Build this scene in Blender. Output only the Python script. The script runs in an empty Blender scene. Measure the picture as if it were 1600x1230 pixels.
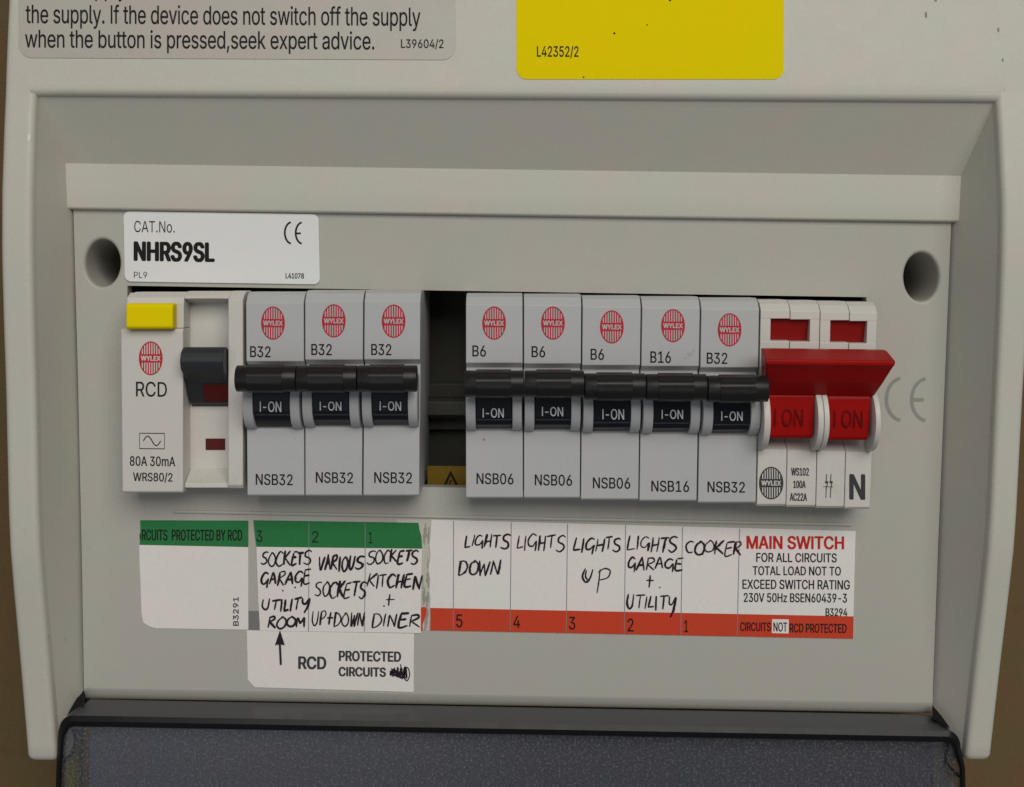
import bpy, bmesh, math, random
from mathutils import Vector, Matrix
from mathutils.geometry import tessellate_polygon
random.seed(7)
sc = bpy.context.scene
U = 0.0002            # metres per length unit (the front panel is about 1360 units wide)
FOC = 2000.0

# ------------------------------------------------------------ camera
_t = math.radians(5.3); _a = math.radians(0.8)
CAM = Vector((0, -FOC*math.cos(_t), FOC*math.sin(_t)))
BK = CAM.normalized(); R0 = Vector((1, 0, 0)); P0 = BK.cross(R0)
RT = R0*math.cos(_a) + P0*math.sin(_a); UP = -R0*math.sin(_a) + P0*math.cos(_a)
cd = bpy.data.cameras.new('camera'); cam = bpy.data.objects.new('camera', cd)
sc.collection.objects.link(cam); sc.camera = cam
cd.sensor_width = 36; cd.lens = 45; cd.clip_start = 0.01; cd.clip_end = 20
M = Matrix((RT, UP, BK)).transposed().to_4x4(); M.translation = CAM*U
cam.matrix_world = M

# ------------------------------------------------------------ world and lamps
w = bpy.data.worlds.new('World'); sc.world = w; w.use_nodes = True
bgn = w.node_tree.nodes['Background']
bgn.inputs[0].default_value = (0.88, 0.93, 1.0, 1); bgn.inputs[1].default_value = 0.11
def lamp(name, loc, size, power, col, target=(0, 0, 0)):
    l = bpy.data.lights.new(name, 'AREA'); l.shape = 'RECTANGLE'; l.size, l.size_y = size
    l.energy = power; l.color = col
    o = bpy.data.objects.new(name, l); sc.collection.objects.link(o); o.location = loc
    o.rotation_euler = (Vector(loc) - Vector(target)).to_track_quat('Z', 'Y').to_euler()
    return o
lamp('ceiling_lamp', (0.50, -2.2, 1.30), (2.0, 1.4), 44.0, (1.0, 0.975, 0.915))
lamp('cool_fill_light', (-0.7, -2.1, -0.35), (1.2, 1.2), 3.7, (0.90, 0.95, 1.0))  # added cool fill from the lower front left, not an actual window
sc.view_settings.view_transform = 'Standard'; sc.view_settings.look = 'None'
sc.view_settings.exposure = 0.0; sc.view_settings.gamma = 1.0

# ------------------------------------------------------------ coordinates
def W(px, py, d):
    v = RT*(px-800) + UP*(615-py) - BK*FOC
    k = (-d - CAM.y)/v.y
    return CAM + v*k
def PT(px, py, d, ref=None, img=False):
    """a point d units in front of the front panel; px, py measured on the plane `ref`"""
    if ref is None: return W(px, py, d)*U
    a = W(px, py, ref)
    if img:
        b = W(px + (px-800)*(d-ref)/FOC, py, d)
        return Vector((a.x, -d, b.z))*U
    return Vector((a.x, -d, a.z))*U
def lerp(a, b, t): return a+(b-a)*t
def tab(pts):
    def f(x):
        if x <= pts[0][0]: return pts[0][1]
        for (a, b), (c, e) in zip(pts, pts[1:]):
            if x <= c: return lerp(b, e, (x-a)/(c-a))
        return pts[-1][1]
    return f
RIMT = [(-260, -40), (-200, 5), (-100, 42), (0, 62), (60, 72), (100, 78), (150, 84), (200, 92), (300, 105), (400, 111), (500, 110),
        (600, 107), (800, 107), (861, 104), (928, 94), (1020, 78), (1100, 65), (1164, 55), (1200, 50)]
drim = tab(RIMT)

# ------------------------------------------------------------ materials
def plastic(name, col, rough=0.45, mottle=0.05, bump=0.0, specks=0.0, coat=0.0, scale=55, wear=0.0, grain=1400, spec=0.35):
    m = bpy.data.materials.new(name); m.use_nodes = True
    nt = m.node_tree; N = nt.nodes; L = nt.links; b = N['Principled BSDF']
    b.inputs['Roughness'].default_value = rough; b.inputs['Specular IOR Level'].default_value = spec
    if coat: b.inputs['Coat Weight'].default_value = coat; b.inputs['Coat Roughness'].default_value = 0.15
    tc = N.new('ShaderNodeTexCoord')
    col = (*col, 1)
    out = None
    def mix(a, bcol, fac, mode='MIX'):
        x = N.new('ShaderNodeMix'); x.data_type = 'RGBA'; x.blend_type = mode
        if isinstance(fac, float): x.inputs[0].default_value = fac
        else: L.new(fac, x.inputs[0])
        if isinstance(a, tuple): x.inputs[6].default_value = a
        else: L.new(a, x.inputs[6])
        if isinstance(bcol, tuple): x.inputs[7].default_value = bcol
        else: L.new(bcol, x.inputs[7])
        return x.outputs[2]
    def noise(sc_, det=3.0, r=0.5):
        n = N.new('ShaderNodeTexNoise'); n.inputs['Scale'].default_value = sc_
        n.inputs['Detail'].default_value = det; n.inputs['Roughness'].default_value = r
        L.new(tc.outputs['Object'], n.inputs['Vector']); return n.outputs['Fac']
    def ramp(s, p0, p1, c0=(0, 0, 0, 1), c1=(1, 1, 1, 1)):
        r = N.new('ShaderNodeValToRGB'); L.new(s, r.inputs[0])
        r.color_ramp.elements[0].position = p0; r.color_ramp.elements[1].position = p1
        r.color_ramp.elements[0].color = c0; r.color_ramp.elements[1].color = c1
        return r.outputs[0]
    cur = col
    if mottle:
        k = mottle
        tint = ramp(noise(scale), 0.35, 0.65, (1+k*0.6, 1-k*0.3, 1-k*0.1, 1), (1-k*0.7, 1+k*0.4, 1-k*0.1, 1))
        cur = mix(cur, tint, 1.0, 'MULTIPLY')
        lum = ramp(noise(grain, 2.0), 0.3, 0.7, (1-k*0.5,)*3+(1,), (1+k*0.5,)*3+(1,))
        cur = mix(cur, lum, 1.0, 'MULTIPLY')
    if wear:
        s = ramp(noise(38, 6.0, 0.65), 0.60, 0.74)
        cur = mix(cur, (col[0]*0.72, col[1]*0.66, col[2]*0.56, 1), mix((0, 0, 0, 1), (wear,)*3+(1,), s))
    if specks:
        v = N.new('ShaderNodeTexVoronoi'); v.inputs['Scale'].default_value = 75
        L.new(tc.outputs['Object'], v.inputs['Vector'])
        s = ramp(v.outputs['Distance'], 0.035, 0.06, (1, 1, 1, 1), (0, 0, 0, 1))
        g = ramp(noise(22, 1.0), 0.56, 0.60)
        cur = mix(cur, (0.10, 0.075, 0.05, 1), mix((0, 0, 0, 1), (specks,)*3+(1,), mix(s, g, 1.0, 'MULTIPLY')))
    if isinstance(cur, tuple): b.inputs['Base Color'].default_value = cur
    else: L.new(cur, b.inputs['Base Color'])
    if bump:
        bp = N.new('ShaderNodeBump'); bp.inputs['Strength'].default_value = bump; bp.inputs['Distance'].default_value = 0.0002
        L.new(noise(2200, 2.0), bp.inputs['Height']); L.new(bp.outputs[0], b.inputs['Normal'])
    rn = N.new('ShaderNodeMapRange'); L.new(noise(160, 4.0), rn.inputs[0])
    rn.inputs[3].default_value = max(0.05, rough-0.07); rn.inputs[4].default_value = rough+0.07
    L.new(rn.outputs[0], b.inputs['Roughness'])
    return m
MT = {}
MT['housing'] = plastic('housing_plastic', (0.555, 0.53, 0.465), 0.48, 0.05, 0.20, 0.3)
MT['panel'] = plastic('panel_plastic', (0.45, 0.432, 0.385), 0.46, 0.045, 0.16, 0.5)
MT['breaker'] = plastic('breaker_plastic', (0.48, 0.480, 0.480), 0.42, 0.025, 0.08, 0.6, wear=0.35)
MT['cream'] = plastic('cream_plastic', (0.635, 0.60, 0.555), 0.42, 0.03, 0.08, 0.5, wear=0.5)
MT['black'] = plastic('toggle_plastic', (0.015, 0.0145, 0.014), 0.34, 0.1, 0.2, spec=0.25)
MT['gloss'] = plastic('gloss_black_plastic', (0.010, 0.011, 0.016), 0.30, 0.0, spec=0.25)
MT['grey_toggle'] = plastic('dark_grey_plastic', (0.030, 0.032, 0.036), 0.45, 0.06, 0.2, spec=0.25)
MT['red'] = plastic('red_plastic', (0.33, 0.007, 0.006), 0.34, 0.10, 0.10, spec=0.07)
MT['red_in'] = plastic('red_window_plastic', (0.25, 0.010, 0.010), 0.35, 0.05, spec=0.15)
MT['red_dark'] = plastic('engraved_red', (0.13, 0.002, 0.002), 0.5, 0.0, spec=0.1)
MT['maroon'] = plastic('maroon_print', (0.10, 0.010, 0.010), 0.4, 0.1, spec=0.15)
MT['yellow'] = plastic('yellow_plastic', (0.86, 0.68, 0.0), 0.42, 0.05, 0.1, spec=0.05)
MT['yellow_st'] = plastic('yellow_vinyl', (0.82, 0.64, 0.0), 0.5, 0.03, 0.03, 0.0, spec=0.02)
MT['amber'] = plastic('amber_vinyl', (0.20, 0.12, 0.006), 0.5, 0.1, spec=0.2)
MT['paper'] = plastic('white_paper', (0.80, 0.75, 0.72), 0.65, 0.045, 0.15, spec=0.15)
MT['silver'] = plastic('silver_vinyl', (0.48, 0.44, 0.39), 0.38, 0.05, 0.05, 0.5, spec=0.3)
MT['plate'] = plastic('catalogue_vinyl', (0.78, 0.77, 0.76), 0.34, 0.03, 0.04)
MT['green'] = plastic('green_print', (0.030, 0.19, 0.062), 0.6, 0.08, 0.1, spec=0.08)
MT['orange'] = plastic('vermilion_print', (0.60, 0.062, 0.028), 0.6, 0.05, 0.1, spec=0.08)
MT['logo'] = plastic('red_ink', (0.50, 0.030, 0.045), 0.5, 0.0, spec=0.1)
MT['redink'] = plastic('red_text_ink', (0.55, 0.025, 0.02), 0.5, 0.0, spec=0.1)
MT['ink'] = plastic('black_ink', (0.020, 0.018, 0.018), 0.5, 0.0, spec=0.06)
MT['softink'] = plastic('grey_ink', (0.055, 0.055, 0.058), 0.5, 0.0, spec=0.08)
MT['pen'] = plastic('marker_ink', (0.030, 0.018, 0.027), 0.5, 0.0, spec=0.06)
MT['white'] = plastic('white_ink', (0.50, 0.52, 0.54), 0.5, 0.0)
MT['cemark'] = plastic('ce_relief_plastic', (0.27, 0.27, 0.245), 0.5, 0.03)
MT['void'] = plastic('dark_interior_plastic', (0.06, 0.058, 0.048), 0.5, 0.1, spec=0.1)
MT['rail'] = plastic('dull_rail_metal', (0.05, 0.05, 0.042), 0.5, 0.1)
MT['line'] = plastic('grey_line_ink', (0.22, 0.21, 0.21), 0.5, 0.0)
MT['torn'] = plastic('torn_paper', (0.56, 0.53, 0.48), 0.8, 0.12, 0.8, scale=300)
MT['glue'] = plastic('glue_residue', (0.33, 0.31, 0.26), 0.7, 0.2, 0.8, scale=400)
MT['board'] = plastic('brown_board', (0.145, 0.092, 0.042), 0.6, 0.12, 0.3, wear=0.5, spec=0.15)
MT['edge'] = plastic('smoked_edge', (0.009, 0.009, 0.010), 0.32, 0.0, spec=0.2)
MT['apron'] = plastic('apron_plastic', (0.30, 0.30, 0.33), 0.45, 0.10, 0.6, grain=900)
MT['cable'] = plastic('cable_sheath', (0.24, 0.22, 0.0), 0.5, 0.1, spec=0.2)
def smoked(tint=(0.50, 0.50, 0.53, 1), haze=0.42, base=0.03):
    m = bpy.data.materials.new('smoked_clear_plastic'); m.use_nodes = True
    nt = m.node_tree; N = nt.nodes; L = nt.links; N.clear()
    o = N.new('ShaderNodeOutputMaterial'); tr = N.new('ShaderNodeBsdfTransparent'); tr.inputs[0].default_value = tint
    gl = N.new('ShaderNodeBsdfGlossy'); gl.inputs['Roughness'].default_value = 0.22; gl.inputs[0].default_value = (0.9, 0.92, 1, 1)
    df = N.new('ShaderNodeBsdfDiffuse')
    fr = N.new('ShaderNodeFresnel'); fr.inputs[0].default_value = 1.5
    tc = N.new('ShaderNodeTexCoord')
    n = N.new('ShaderNodeTexNoise'); n.inputs['Scale'].default_value = 1300; n.inputs['Detail'].default_value = 3; n.inputs['Roughness'].default_value = 0.7
    L.new(tc.outputs['Object'], n.inputs['Vector'])
    n2 = N.new('ShaderNodeTexNoise'); n2.inputs['Scale'].default_value = 14; n2.inputs['Detail'].default_value = 2
    L.new(tc.outputs['Object'], n2.inputs['Vector'])
    r = N.new('ShaderNodeValToRGB'); L.new(n.outputs['Fac'], r.inputs[0])
    r.color_ramp.elements[0].position = 0.50; r.color_ramp.elements[0].color = (base,)*3+(1,)
    r.color_ramp.elements[1].position = 0.70; r.color_ramp.elements[1].color = (haze,)*3+(1,)
    r2 = N.new('ShaderNodeValToRGB'); L.new(n2.outputs['Fac'], r2.inputs[0])
    r2.color_ramp.elements[0].position = 0.40; r2.color_ramp.elements[0].color = (0.25, 0.255, 0.285, 1)
    r2.color_ramp.elements[1].position = 0.60; r2.color_ramp.elements[1].color = (0.30, 0.29, 0.30, 1)
    L.new(r2.outputs[0], df.inputs[0])
    m1 = N.new('ShaderNodeMixShader'); L.new(r.outputs[0], m1.inputs[0]); L.new(tr.outputs[0], m1.inputs[1]); L.new(df.outputs[0], m1.inputs[2])
    m2 = N.new('ShaderNodeMixShader'); L.new(fr.outputs[0], m2.inputs[0]); L.new(m1.outputs[0], m2.inputs[1]); L.new(gl.outputs[0], m2.inputs[2])
    L.new(m2.outputs[0], o.inputs[0]); return m
MT['smoked'] = smoked(); MT['smoked_wall'] = plastic('smoked_wall_plastic', (0.075, 0.075, 0.078), 0.20, 0.05, spec=0.5)

# ------------------------------------------------------------ mesh building
class MB:
    def __init__(s): s.v = []; s.f = []; s.m = []; s.mats = []
    def mi(s, mat):
        if mat not in s.mats: s.mats.append(mat)
        return s.mats.index(mat)
    def add(s, vs, fs, mat):
        o = len(s.v); k = s.mi(mat); s.v += [Vector(x) for x in vs]
        for f in fs: s.f.append([i+o for i in f]); s.m.append(k)
    def prism(s, a, b, mat):
        """a, b: matching loops of points (front, back)"""
        n = len(a)
        s.add(list(a)+list(b), [list(range(n)), list(range(2*n-1, n-1, -1))] + [[i, i+n, (i+1) % n+n, (i+1) % n] for i in range(n)], mat)
    def box(s, x0, x1, y0, y1, d0, d1, mat, ref=None, inset=0):
        def q(d, e=0): return [PT(x, y, d, ref) for x, y in ((x0+e, y0+e), (x1-e, y0+e), (x1-e, y1-e), (x0+e, y1-e))]
        s.prism(q(d1, inset), q(d0), mat)
    def plate(s, pts, d0, d1, mat, ref=None, inset=0):
        s.prism([PT(x, y, d1(y) if callable(d1) else d1, ref) for x, y in pts],
                [PT(x, y, d0(y) if callable(d0) else d0, ref) for x, y in pts], mat)
    def extr(s, prof, x0, x1, mat, ref=75, img=False):
        """profile (y, d) swept sideways from x0 to x1 (numbers or functions of y)"""
        fx = lambda f, y: f(y) if callable(f) else f
        a = [PT(fx(x0, y), y, d, ref, img) for y, d in prof]; b = [PT(fx(x1, y), y, d, ref, img) for y, d in prof]
        s.prism(a, b, mat)
    def grid(s, rows, mat, closed=False):
        n = len(rows[0]); vs = [p for r in rows for p in r]; fs = []
        for i in range(len(rows)-1):
            for j in range(n-1 + (1 if closed else 0)):
                k = (j+1) % n; fs.append([i*n+j, i*n+k, (i+1)*n+k, (i+1)*n+j])
        s.add(vs, fs, mat)
    def build(s, name, parent=None, bevel=0, seg=2, smooth=0, base=None, bang=25):
        me = bpy.data.meshes.new(name); loc = Vector((0, 0, 0))
        if parent is not None:
            q = parent
            while q.parent: q = q.parent
            loc = q.matrix_basis.translation.copy()
        elif base is not None: loc = Vector(base)
        me.from_pydata([tuple(v-loc) for v in s.v], [], s.f)
        for k in s.mats: me.materials.append(MT[k])
        for p, k in zip(me.polygons, s.m): p.material_index = k
        bm = bmesh.new(); bm.from_mesh(me)
        bmesh.ops.recalc_face_normals(bm, faces=bm.faces)
        if bevel:
            es = [e for e in bm.edges if len(e.link_faces) == 2 and e.calc_face_angle(0) > math.radians(bang)]
            bmesh.ops.bevel(bm, geom=es, offset=bevel*U, segments=seg, profile=0.5, affect='EDGES', clamp_overlap=True)
        bm.to_mesh(me); bm.free()
        if smooth:
            me.shade_smooth(); me.set_sharp_from_angle(angle=math.radians(smooth))
        o = bpy.data.objects.new(name, me); sc.collection.objects.link(o)
        if parent is not None: o.parent = parent
        else: o.location = loc
        return o
def thing(name, label, cat, at, group=None):
    o = bpy.data.objects.new(name, None); sc.collection.objects.link(o); o.location = at; o.empty_display_size = 0.01
    o.matrix_basis = Matrix.Translation(at)
    o['label'] = label; o['category'] = cat
    if group: o['group'] = group
    return o
def tag(o, label, cat, group=None):
    o['label'] = label; o['category'] = cat
    if group: o['group'] = group
    return o

# ------------------------------------------------------------ lettering
SL = 0.0150
_tc = {}
# letter outlines: advance, then cubic contours (left handle, point, right handle) in 1/1000 em
GLY = {' ': (187, ''),
 ',': (188, '53,-119,38,-119,48,-56 58,8,68,71,91,71 114,71,137,71,119,8 102,-56,84,-119,69,-119'),
 '-': (453, '263,244,337,244,337,226 337,207,337,188,263,188 188,188,114,188,114,207 114,226,114,244,188,244'),
 '.': (188, '108,-4,95,-4,83,-4 72,0,63,9,54,18 50,28,50,41,50,54 54,65,63,73,72,82 83,87,95,87,108,87 119,82,128,73,137,65 141,54,141,41,141,28 137,18,128,9,119,0'),
 '/': (249, '216,533,235,533,180,330 126,127,71,-76,52,-76 33,-76,14,-76,69,127 124,330,178,533,197,533'),
 '0': (453, '264,-7,227,-7,189,-7 157,3,130,24,103,45 83,74,69,113,55,152 48,199,48,254,48,309 55,356,69,395,83,434 104,464,130,484,157,505 189,516,227,516,264,516 296,505,323,484,350,464 370,434,384,395,398,356 405,309,405,254,405,199 398,152,384,113,370,74 350,45,323,24,297,3|202,50,227,50,252,50 273,58,290,74,308,90 321,113,330,144,339,174 344,211,344,254,344,297 339,334,330,365,321,395 308,419,290,435,273,451 252,460,227,460,202,460 180,451,163,435,146,419 132,395,123,365,114,334 109,297,109,254,109,211 114,174,123,144,132,113 146,90,163,74,180,58'),
 '1': (453, '181,0,76,0,76,18 76,36,76,55,181,55 286,55,391,55,391,36 391,18,391,0,286,0|250,509,276,509,276,339 276,170,276,0,255,0 234,0,212,0,212,149 212,299,212,448,211,448 210,448,209,448,168,418 127,388,86,358,86,381 86,404,86,427,123,454 161,481,198,509,224,509'),
 '2': (453, '172,0,64,0,64,16 64,32,64,47,121,108 177,168,234,229,254,249 270,267,282,282,295,298 304,313,311,327,317,341 320,356,320,371,320,390 316,405,308,419,299,432 288,442,273,449,259,456 242,460,224,460,204,460 187,456,172,447,158,439 147,428,139,413,131,399 127,382,127,362,107,362 86,362,66,362,66,392 72,419,86,442,100,465 119,483,143,496,167,509 194,516,225,516,255,516 282,509,306,497,329,484 348,467,361,445,374,424 381,399,381,372,381,354 378,335,371,318,364,300 353,280,336,259,319,237 296,211,267,180,229,140 191,100,153,60,153,59 153,58,153,57,231,57 310,57,389,57,389,38 389,19,389,0,281,0'),
 '3': (453, '252,-7,218,-7,187,-7 158,-1,133,10,107,21 86,37,70,57,54,78 46,103,44,132,66,132 87,132,109,132,111,114 117,99,126,87,136,75 149,65,165,59,181,53 199,50,219,50,239,50 258,53,275,61,292,68 305,79,315,93,324,107 329,124,329,145,329,163 325,181,316,196,307,212 293,224,275,234,256,243 231,248,201,248,186,248 172,248,157,248,157,265 157,282,157,299,200,349 244,399,288,448,288,450 288,451,288,452,215,452 142,452,70,452,70,471 70,490,70,509,171,509 272,509,372,509,372,493 372,477,372,461,319,400 265,339,211,278,211,282 211,285,211,289,249,293 281,288,308,276,335,263 356,246,371,222,386,199 393,173,393,145,393,115 385,89,370,66,355,43 335,25,309,12,282,0'),
 '4': (453, '164,105,40,105,40,123 40,141,40,158,109,275 178,392,247,509,268,509 289,509,311,509,243,394 176,280,109,166,109,165 109,164,109,163,210,163 312,163,413,163,413,144 413,125,413,105,289,105|302,0,282,0,282,40 282,81,282,121,282,130 282,138,282,146,282,203 282,260,282,318,302,318 322,318,343,318,343,212 343,106,343,0,322,0'),
 '5': (453, '254,-7,221,-7,191,-7 164,-1,140,11,116,23 97,39,83,60,69,81 61,104,60,130,81,130 101,130,122,130,124,115 129,101,138,89,147,77 159,67,173,60,188,53 204,50,221,50,242,50 260,55,276,64,292,74 305,87,314,104,323,121 328,141,328,162,328,184 323,204,314,221,304,238 291,252,275,262,258,272 239,277,218,277,201,277 184,274,167,268,151,263 138,255,128,246,108,248 88,250,67,253,77,338 86,423,96,509,186,509 276,509,366,509,366,490 366,471,366,452,294,452 222,452,151,452,145,402 139,352,134,301,135,301 135,301,136,301,147,311 161,319,178,325,194,331 211,334,229,334,253,334 274,329,294,321,313,313 331,301,345,285,359,270 371,252,379,231,387,210 391,188,391,163,391,130 384,101,369,76,354,50 334,30,309,15,283,1'),
 '6': (453, '258,-7,226,-7,195,-7 167,0,142,15,118,29 98,49,84,74,71,100 64,129,64,162,64,186 69,212,80,239,91,266 110,300,137,340,176,396 214,453,252,509,276,509 299,509,322,509,265,426 208,344,151,261,149,261 147,261,145,261,150,271 157,280,165,288,174,296 184,302,196,307,207,312 221,314,235,314,266,314 293,308,316,295,339,282 357,263,370,240,382,216 389,189,389,157,389,125 382,97,368,73,354,48 334,28,310,14,286,0|207,48,226,48,246,48 264,53,279,63,294,72 306,85,314,101,323,118 327,136,327,157,327,178 323,197,314,213,306,230 294,242,279,251,264,261 246,265,226,265,207,265 189,261,174,252,159,243 147,230,138,214,129,198 125,179,125,158,125,137 129,118,138,102,147,85 159,72,174,63,189,53'),
 '7': (453, '120,0,97,0,172,149 248,299,323,448,323,450 323,451,323,452,236,452 149,452,62,452,62,471 62,490,62,509,172,509 281,509,391,509,391,489 391,469,391,449,315,299 240,150,165,0,142,0'),
 '8': (453, '260,-7,226,-7,192,-7 162,-1,136,11,109,24 89,40,74,62,59,83 52,108,52,135,52,157 56,177,65,195,74,213 86,229,101,241,116,253 133,261,153,265,153,265 153,266,153,267,128,273 108,287,93,308,78,329 70,353,70,380,70,406 77,429,90,450,104,470 122,486,146,498,169,510 196,516,226,516,256,516 283,510,306,498,329,486 348,470,361,450,375,429 382,406,382,380,382,353 374,329,359,308,344,287 325,273,300,267,300,266 300,265,300,265,319,261 336,253,351,241,366,229 378,213,387,195,396,177 401,157,401,135,401,108 393,83,378,62,364,40 343,24,317,11,291,-1|204,49,226,49,249,49 268,53,285,60,301,68 314,78,323,91,332,105 337,121,337,139,337,158 332,174,322,189,313,203 300,214,283,223,266,231 247,235,226,235,205,235 186,231,169,223,152,214 139,203,130,189,120,174 115,158,115,139,115,121 120,105,129,91,138,78 151,68,167,60,184,53|208,290,226,290,244,290 260,293,274,300,288,307 299,318,307,330,315,343 319,358,319,376,319,393 315,407,308,420,300,433 289,443,275,449,261,456 245,460,226,460,208,460 191,456,177,449,163,443 152,433,145,420,137,407 133,393,133,376,133,358 137,343,145,330,152,318 163,307,178,300,192,293'),
 '9': (453, '195,516,226,516,258,516 286,508,310,494,335,480 354,460,368,434,382,409 389,380,389,347,389,323 383,297,373,270,362,243 343,209,315,168,277,112 239,56,200,0,177,0 154,0,130,0,187,83 244,165,301,248,303,248 305,248,307,248,303,238 296,229,287,221,279,213 269,207,257,202,245,197 232,195,218,195,187,195 160,201,137,214,114,227 96,245,83,269,70,292 64,320,64,352,64,384 71,412,85,436,99,461 118,480,143,494,167,508|246,460,226,460,207,460 189,456,174,446,159,437 147,424,138,407,130,391 125,372,125,352,125,330 130,312,138,295,147,279 159,266,174,257,189,248 207,243,226,243,246,243 263,248,279,257,294,266 306,279,314,295,323,311 327,330,327,350,327,372 323,391,314,407,306,424 294,437,279,446,264,456'),
 'A': (480, '39,0,16,0,78,170 140,339,201,509,226,509 251,509,276,509,338,339 401,170,463,0,440,0 418,0,395,0,359,101 323,202,287,302,281,321 273,344,264,372,255,400 245,435,232,478,236,478 241,478,245,478,233,435 222,399,213,371,204,343 196,320,191,302,155,202 120,101,85,0,62,0|197,142,110,142,110,161 110,180,110,199,197,199 283,199,370,199,370,180 370,161,370,142,283,142'),
 'B': (456, '122,0,60,0,60,170 60,339,60,509,120,509 181,509,241,509,276,509 306,503,329,491,352,479 369,462,381,442,392,422 398,399,398,374,398,352 394,334,387,320,379,306 369,294,356,286,344,277 330,271,315,267,315,265 315,264,315,262,331,261 347,255,363,245,379,235 392,221,402,203,413,185 418,163,418,136,418,111 412,87,400,67,388,46 370,30,344,18,319,6 287,0,247,0,184,0|125,115,125,57,165,57 205,57,245,57,284,57 313,65,330,80,347,95 355,114,355,137,355,154 351,170,342,184,334,198 321,209,306,218,290,227 271,231,248,231,207,231 166,231,125,231,125,173|125,341,125,285,162,285 200,285,238,285,257,285 273,289,288,296,303,303 315,313,323,326,332,339 336,355,336,372,336,395 328,414,313,429,297,444 273,452,240,452,202,452 163,452,125,452,125,396'),
 'C': (510, '293,-7,267,-7,223,-7 184,4,150,25,116,46 89,76,70,115,50,154 40,201,40,254,40,308 50,354,70,393,89,432 116,462,150,484,184,505 223,516,267,516,293,516 317,512,340,504,363,497 384,486,402,471,420,457 436,439,448,418,460,398 468,374,473,348,451,348 430,348,408,348,404,366 398,381,389,395,381,408 370,419,357,428,345,438 331,444,315,449,300,454 284,456,267,456,236,456 208,448,184,432,159,417 139,394,125,364,111,334 103,297,103,254,103,211 111,175,125,145,140,115 159,92,184,76,209,61 236,53,267,53,284,53 300,55,315,60,331,65 345,71,357,81,370,90 381,101,389,114,398,128 404,143,408,160,430,160 451,160,473,160,469,135 460,111,448,91,436,70 421,52,402,38,384,23 363,12,341,5,318,-3'),
 'D': (502, '271,0,219,0,178,0 137,0,96,0,96,19 96,38,96,57,136,57 175,57,215,57,256,57 291,65,318,81,345,97 366,119,379,149,392,179 399,214,399,255,399,296 392,331,379,361,366,390 346,412,320,428,293,444 260,452,221,452,178,452 136,452,93,452,93,471 93,490,93,509,137,509 181,509,225,509,275,509 317,499,353,478,388,458 415,429,433,391,452,353 462,308,462,255,462,202 452,157,433,119,414,81 387,51,351,31,314,10|103,509,125,509,125,339 125,170,125,0,103,0 82,0,60,0,60,170 60,339,60,509,82,509'),
 'E': (419, '165,0,60,0,60,170 60,339,60,509,164,509 268,509,372,509,372,490 372,471,372,452,290,452 207,452,125,452,125,396 125,341,125,286,202,286 278,286,355,286,355,267 355,248,355,229,278,229 202,229,125,229,125,172 125,114,125,57,208,57 292,57,375,57,375,38 375,19,375,0,270,0'),
 'F': (410, '82,0,60,0,60,170 60,339,60,509,163,509 266,509,369,509,369,490 369,471,369,452,288,452 206,452,125,452,125,394 125,336,125,278,198,278 272,278,346,278,346,259 346,240,346,221,272,221 198,221,125,221,125,147 125,74,125,0,103,0'),
 'G': (520, '309,-7,269,-7,223,-7 184,4,149,25,115,46 88,77,69,116,50,155 40,201,40,254,40,308 50,354,69,393,88,432 115,462,149,484,183,505 221,516,265,516,292,516 317,512,340,504,364,496 385,484,403,469,422,454 437,437,449,416,461,396 470,373,474,349,452,349 430,349,408,349,403,365 396,380,387,393,379,406 368,417,356,427,344,436 330,444,315,448,300,453 283,456,265,456,235,456 208,448,183,432,159,417 139,394,125,364,111,334 103,297,103,254,103,211 111,175,125,145,140,115 159,92,184,76,209,61 237,53,269,53,297,53 323,59,345,71,367,83 384,101,396,123,409,146 415,172,415,202,421,201 428,200,434,199,384,199 333,199,283,199,283,218 283,237,283,256,348,256 413,256,478,256,478,237 478,219,478,200,478,158 469,122,451,91,433,60 408,36,377,19,345,2'),
 'H': (517, '82,0,60,0,60,170 60,339,60,509,82,509 103,509,125,509,125,435 125,362,125,289,214,289 303,289,392,289,392,362 392,435,392,509,414,509 435,509,457,509,457,339 457,170,457,0,435,0 414,0,392,0,392,77 392,155,392,232,303,232 214,232,125,232,125,155 125,77,125,0,103,0'),
 'I': (301, '111,0,31,0,31,19 31,38,31,57,60,57 89,57,118,57,118,189 118,320,118,452,89,452 60,452,31,452,31,471 31,490,31,509,111,509 190,509,269,509,269,490 269,471,269,452,240,452 212,452,183,452,183,320 183,189,183,57,212,57 240,57,269,57,269,38 269,19,269,0,190,0'),
 'L': (393, '160,0,60,0,60,170 60,339,60,509,82,509 103,509,125,509,125,358 125,208,125,57,203,57 282,57,361,57,361,38 361,19,361,0,261,0'),
 'M': (628, '81,0,60,0,60,170 60,339,60,509,91,509 121,509,152,509,193,402 235,294,277,187,280,180 284,170,287,159,291,148 295,136,299,123,303,110 307,97,311,84,315,71 319,59,322,49,317,49 312,49,307,49,310,59 314,70,318,83,322,95 326,108,330,121,334,134 338,147,342,158,346,170 349,179,352,187,394,294 435,402,476,509,507,509 537,509,568,509,568,339 568,170,568,0,547,0 525,0,504,0,504,97 504,194,504,291,504,302 504,314,504,327,505,340 505,354,505,369,505,383 506,398,506,413,506,428 507,443,507,457,509,457 511,457,513,457,508,441 503,426,498,409,492,393 487,378,482,363,477,348 472,334,467,322,463,309 459,299,456,291,418,194 380,97,342,0,323,0 305,0,286,0,248,97 209,194,170,291,167,299 163,309,159,321,155,333 150,346,145,361,140,376 135,391,129,408,124,424 118,441,112,457,114,457 117,457,119,457,119,444 120,431,120,416,120,401 121,387,121,372,121,357 121,342,122,328,122,315 122,302,122,291,122,194 122,97,122,0,101,0'),
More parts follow.
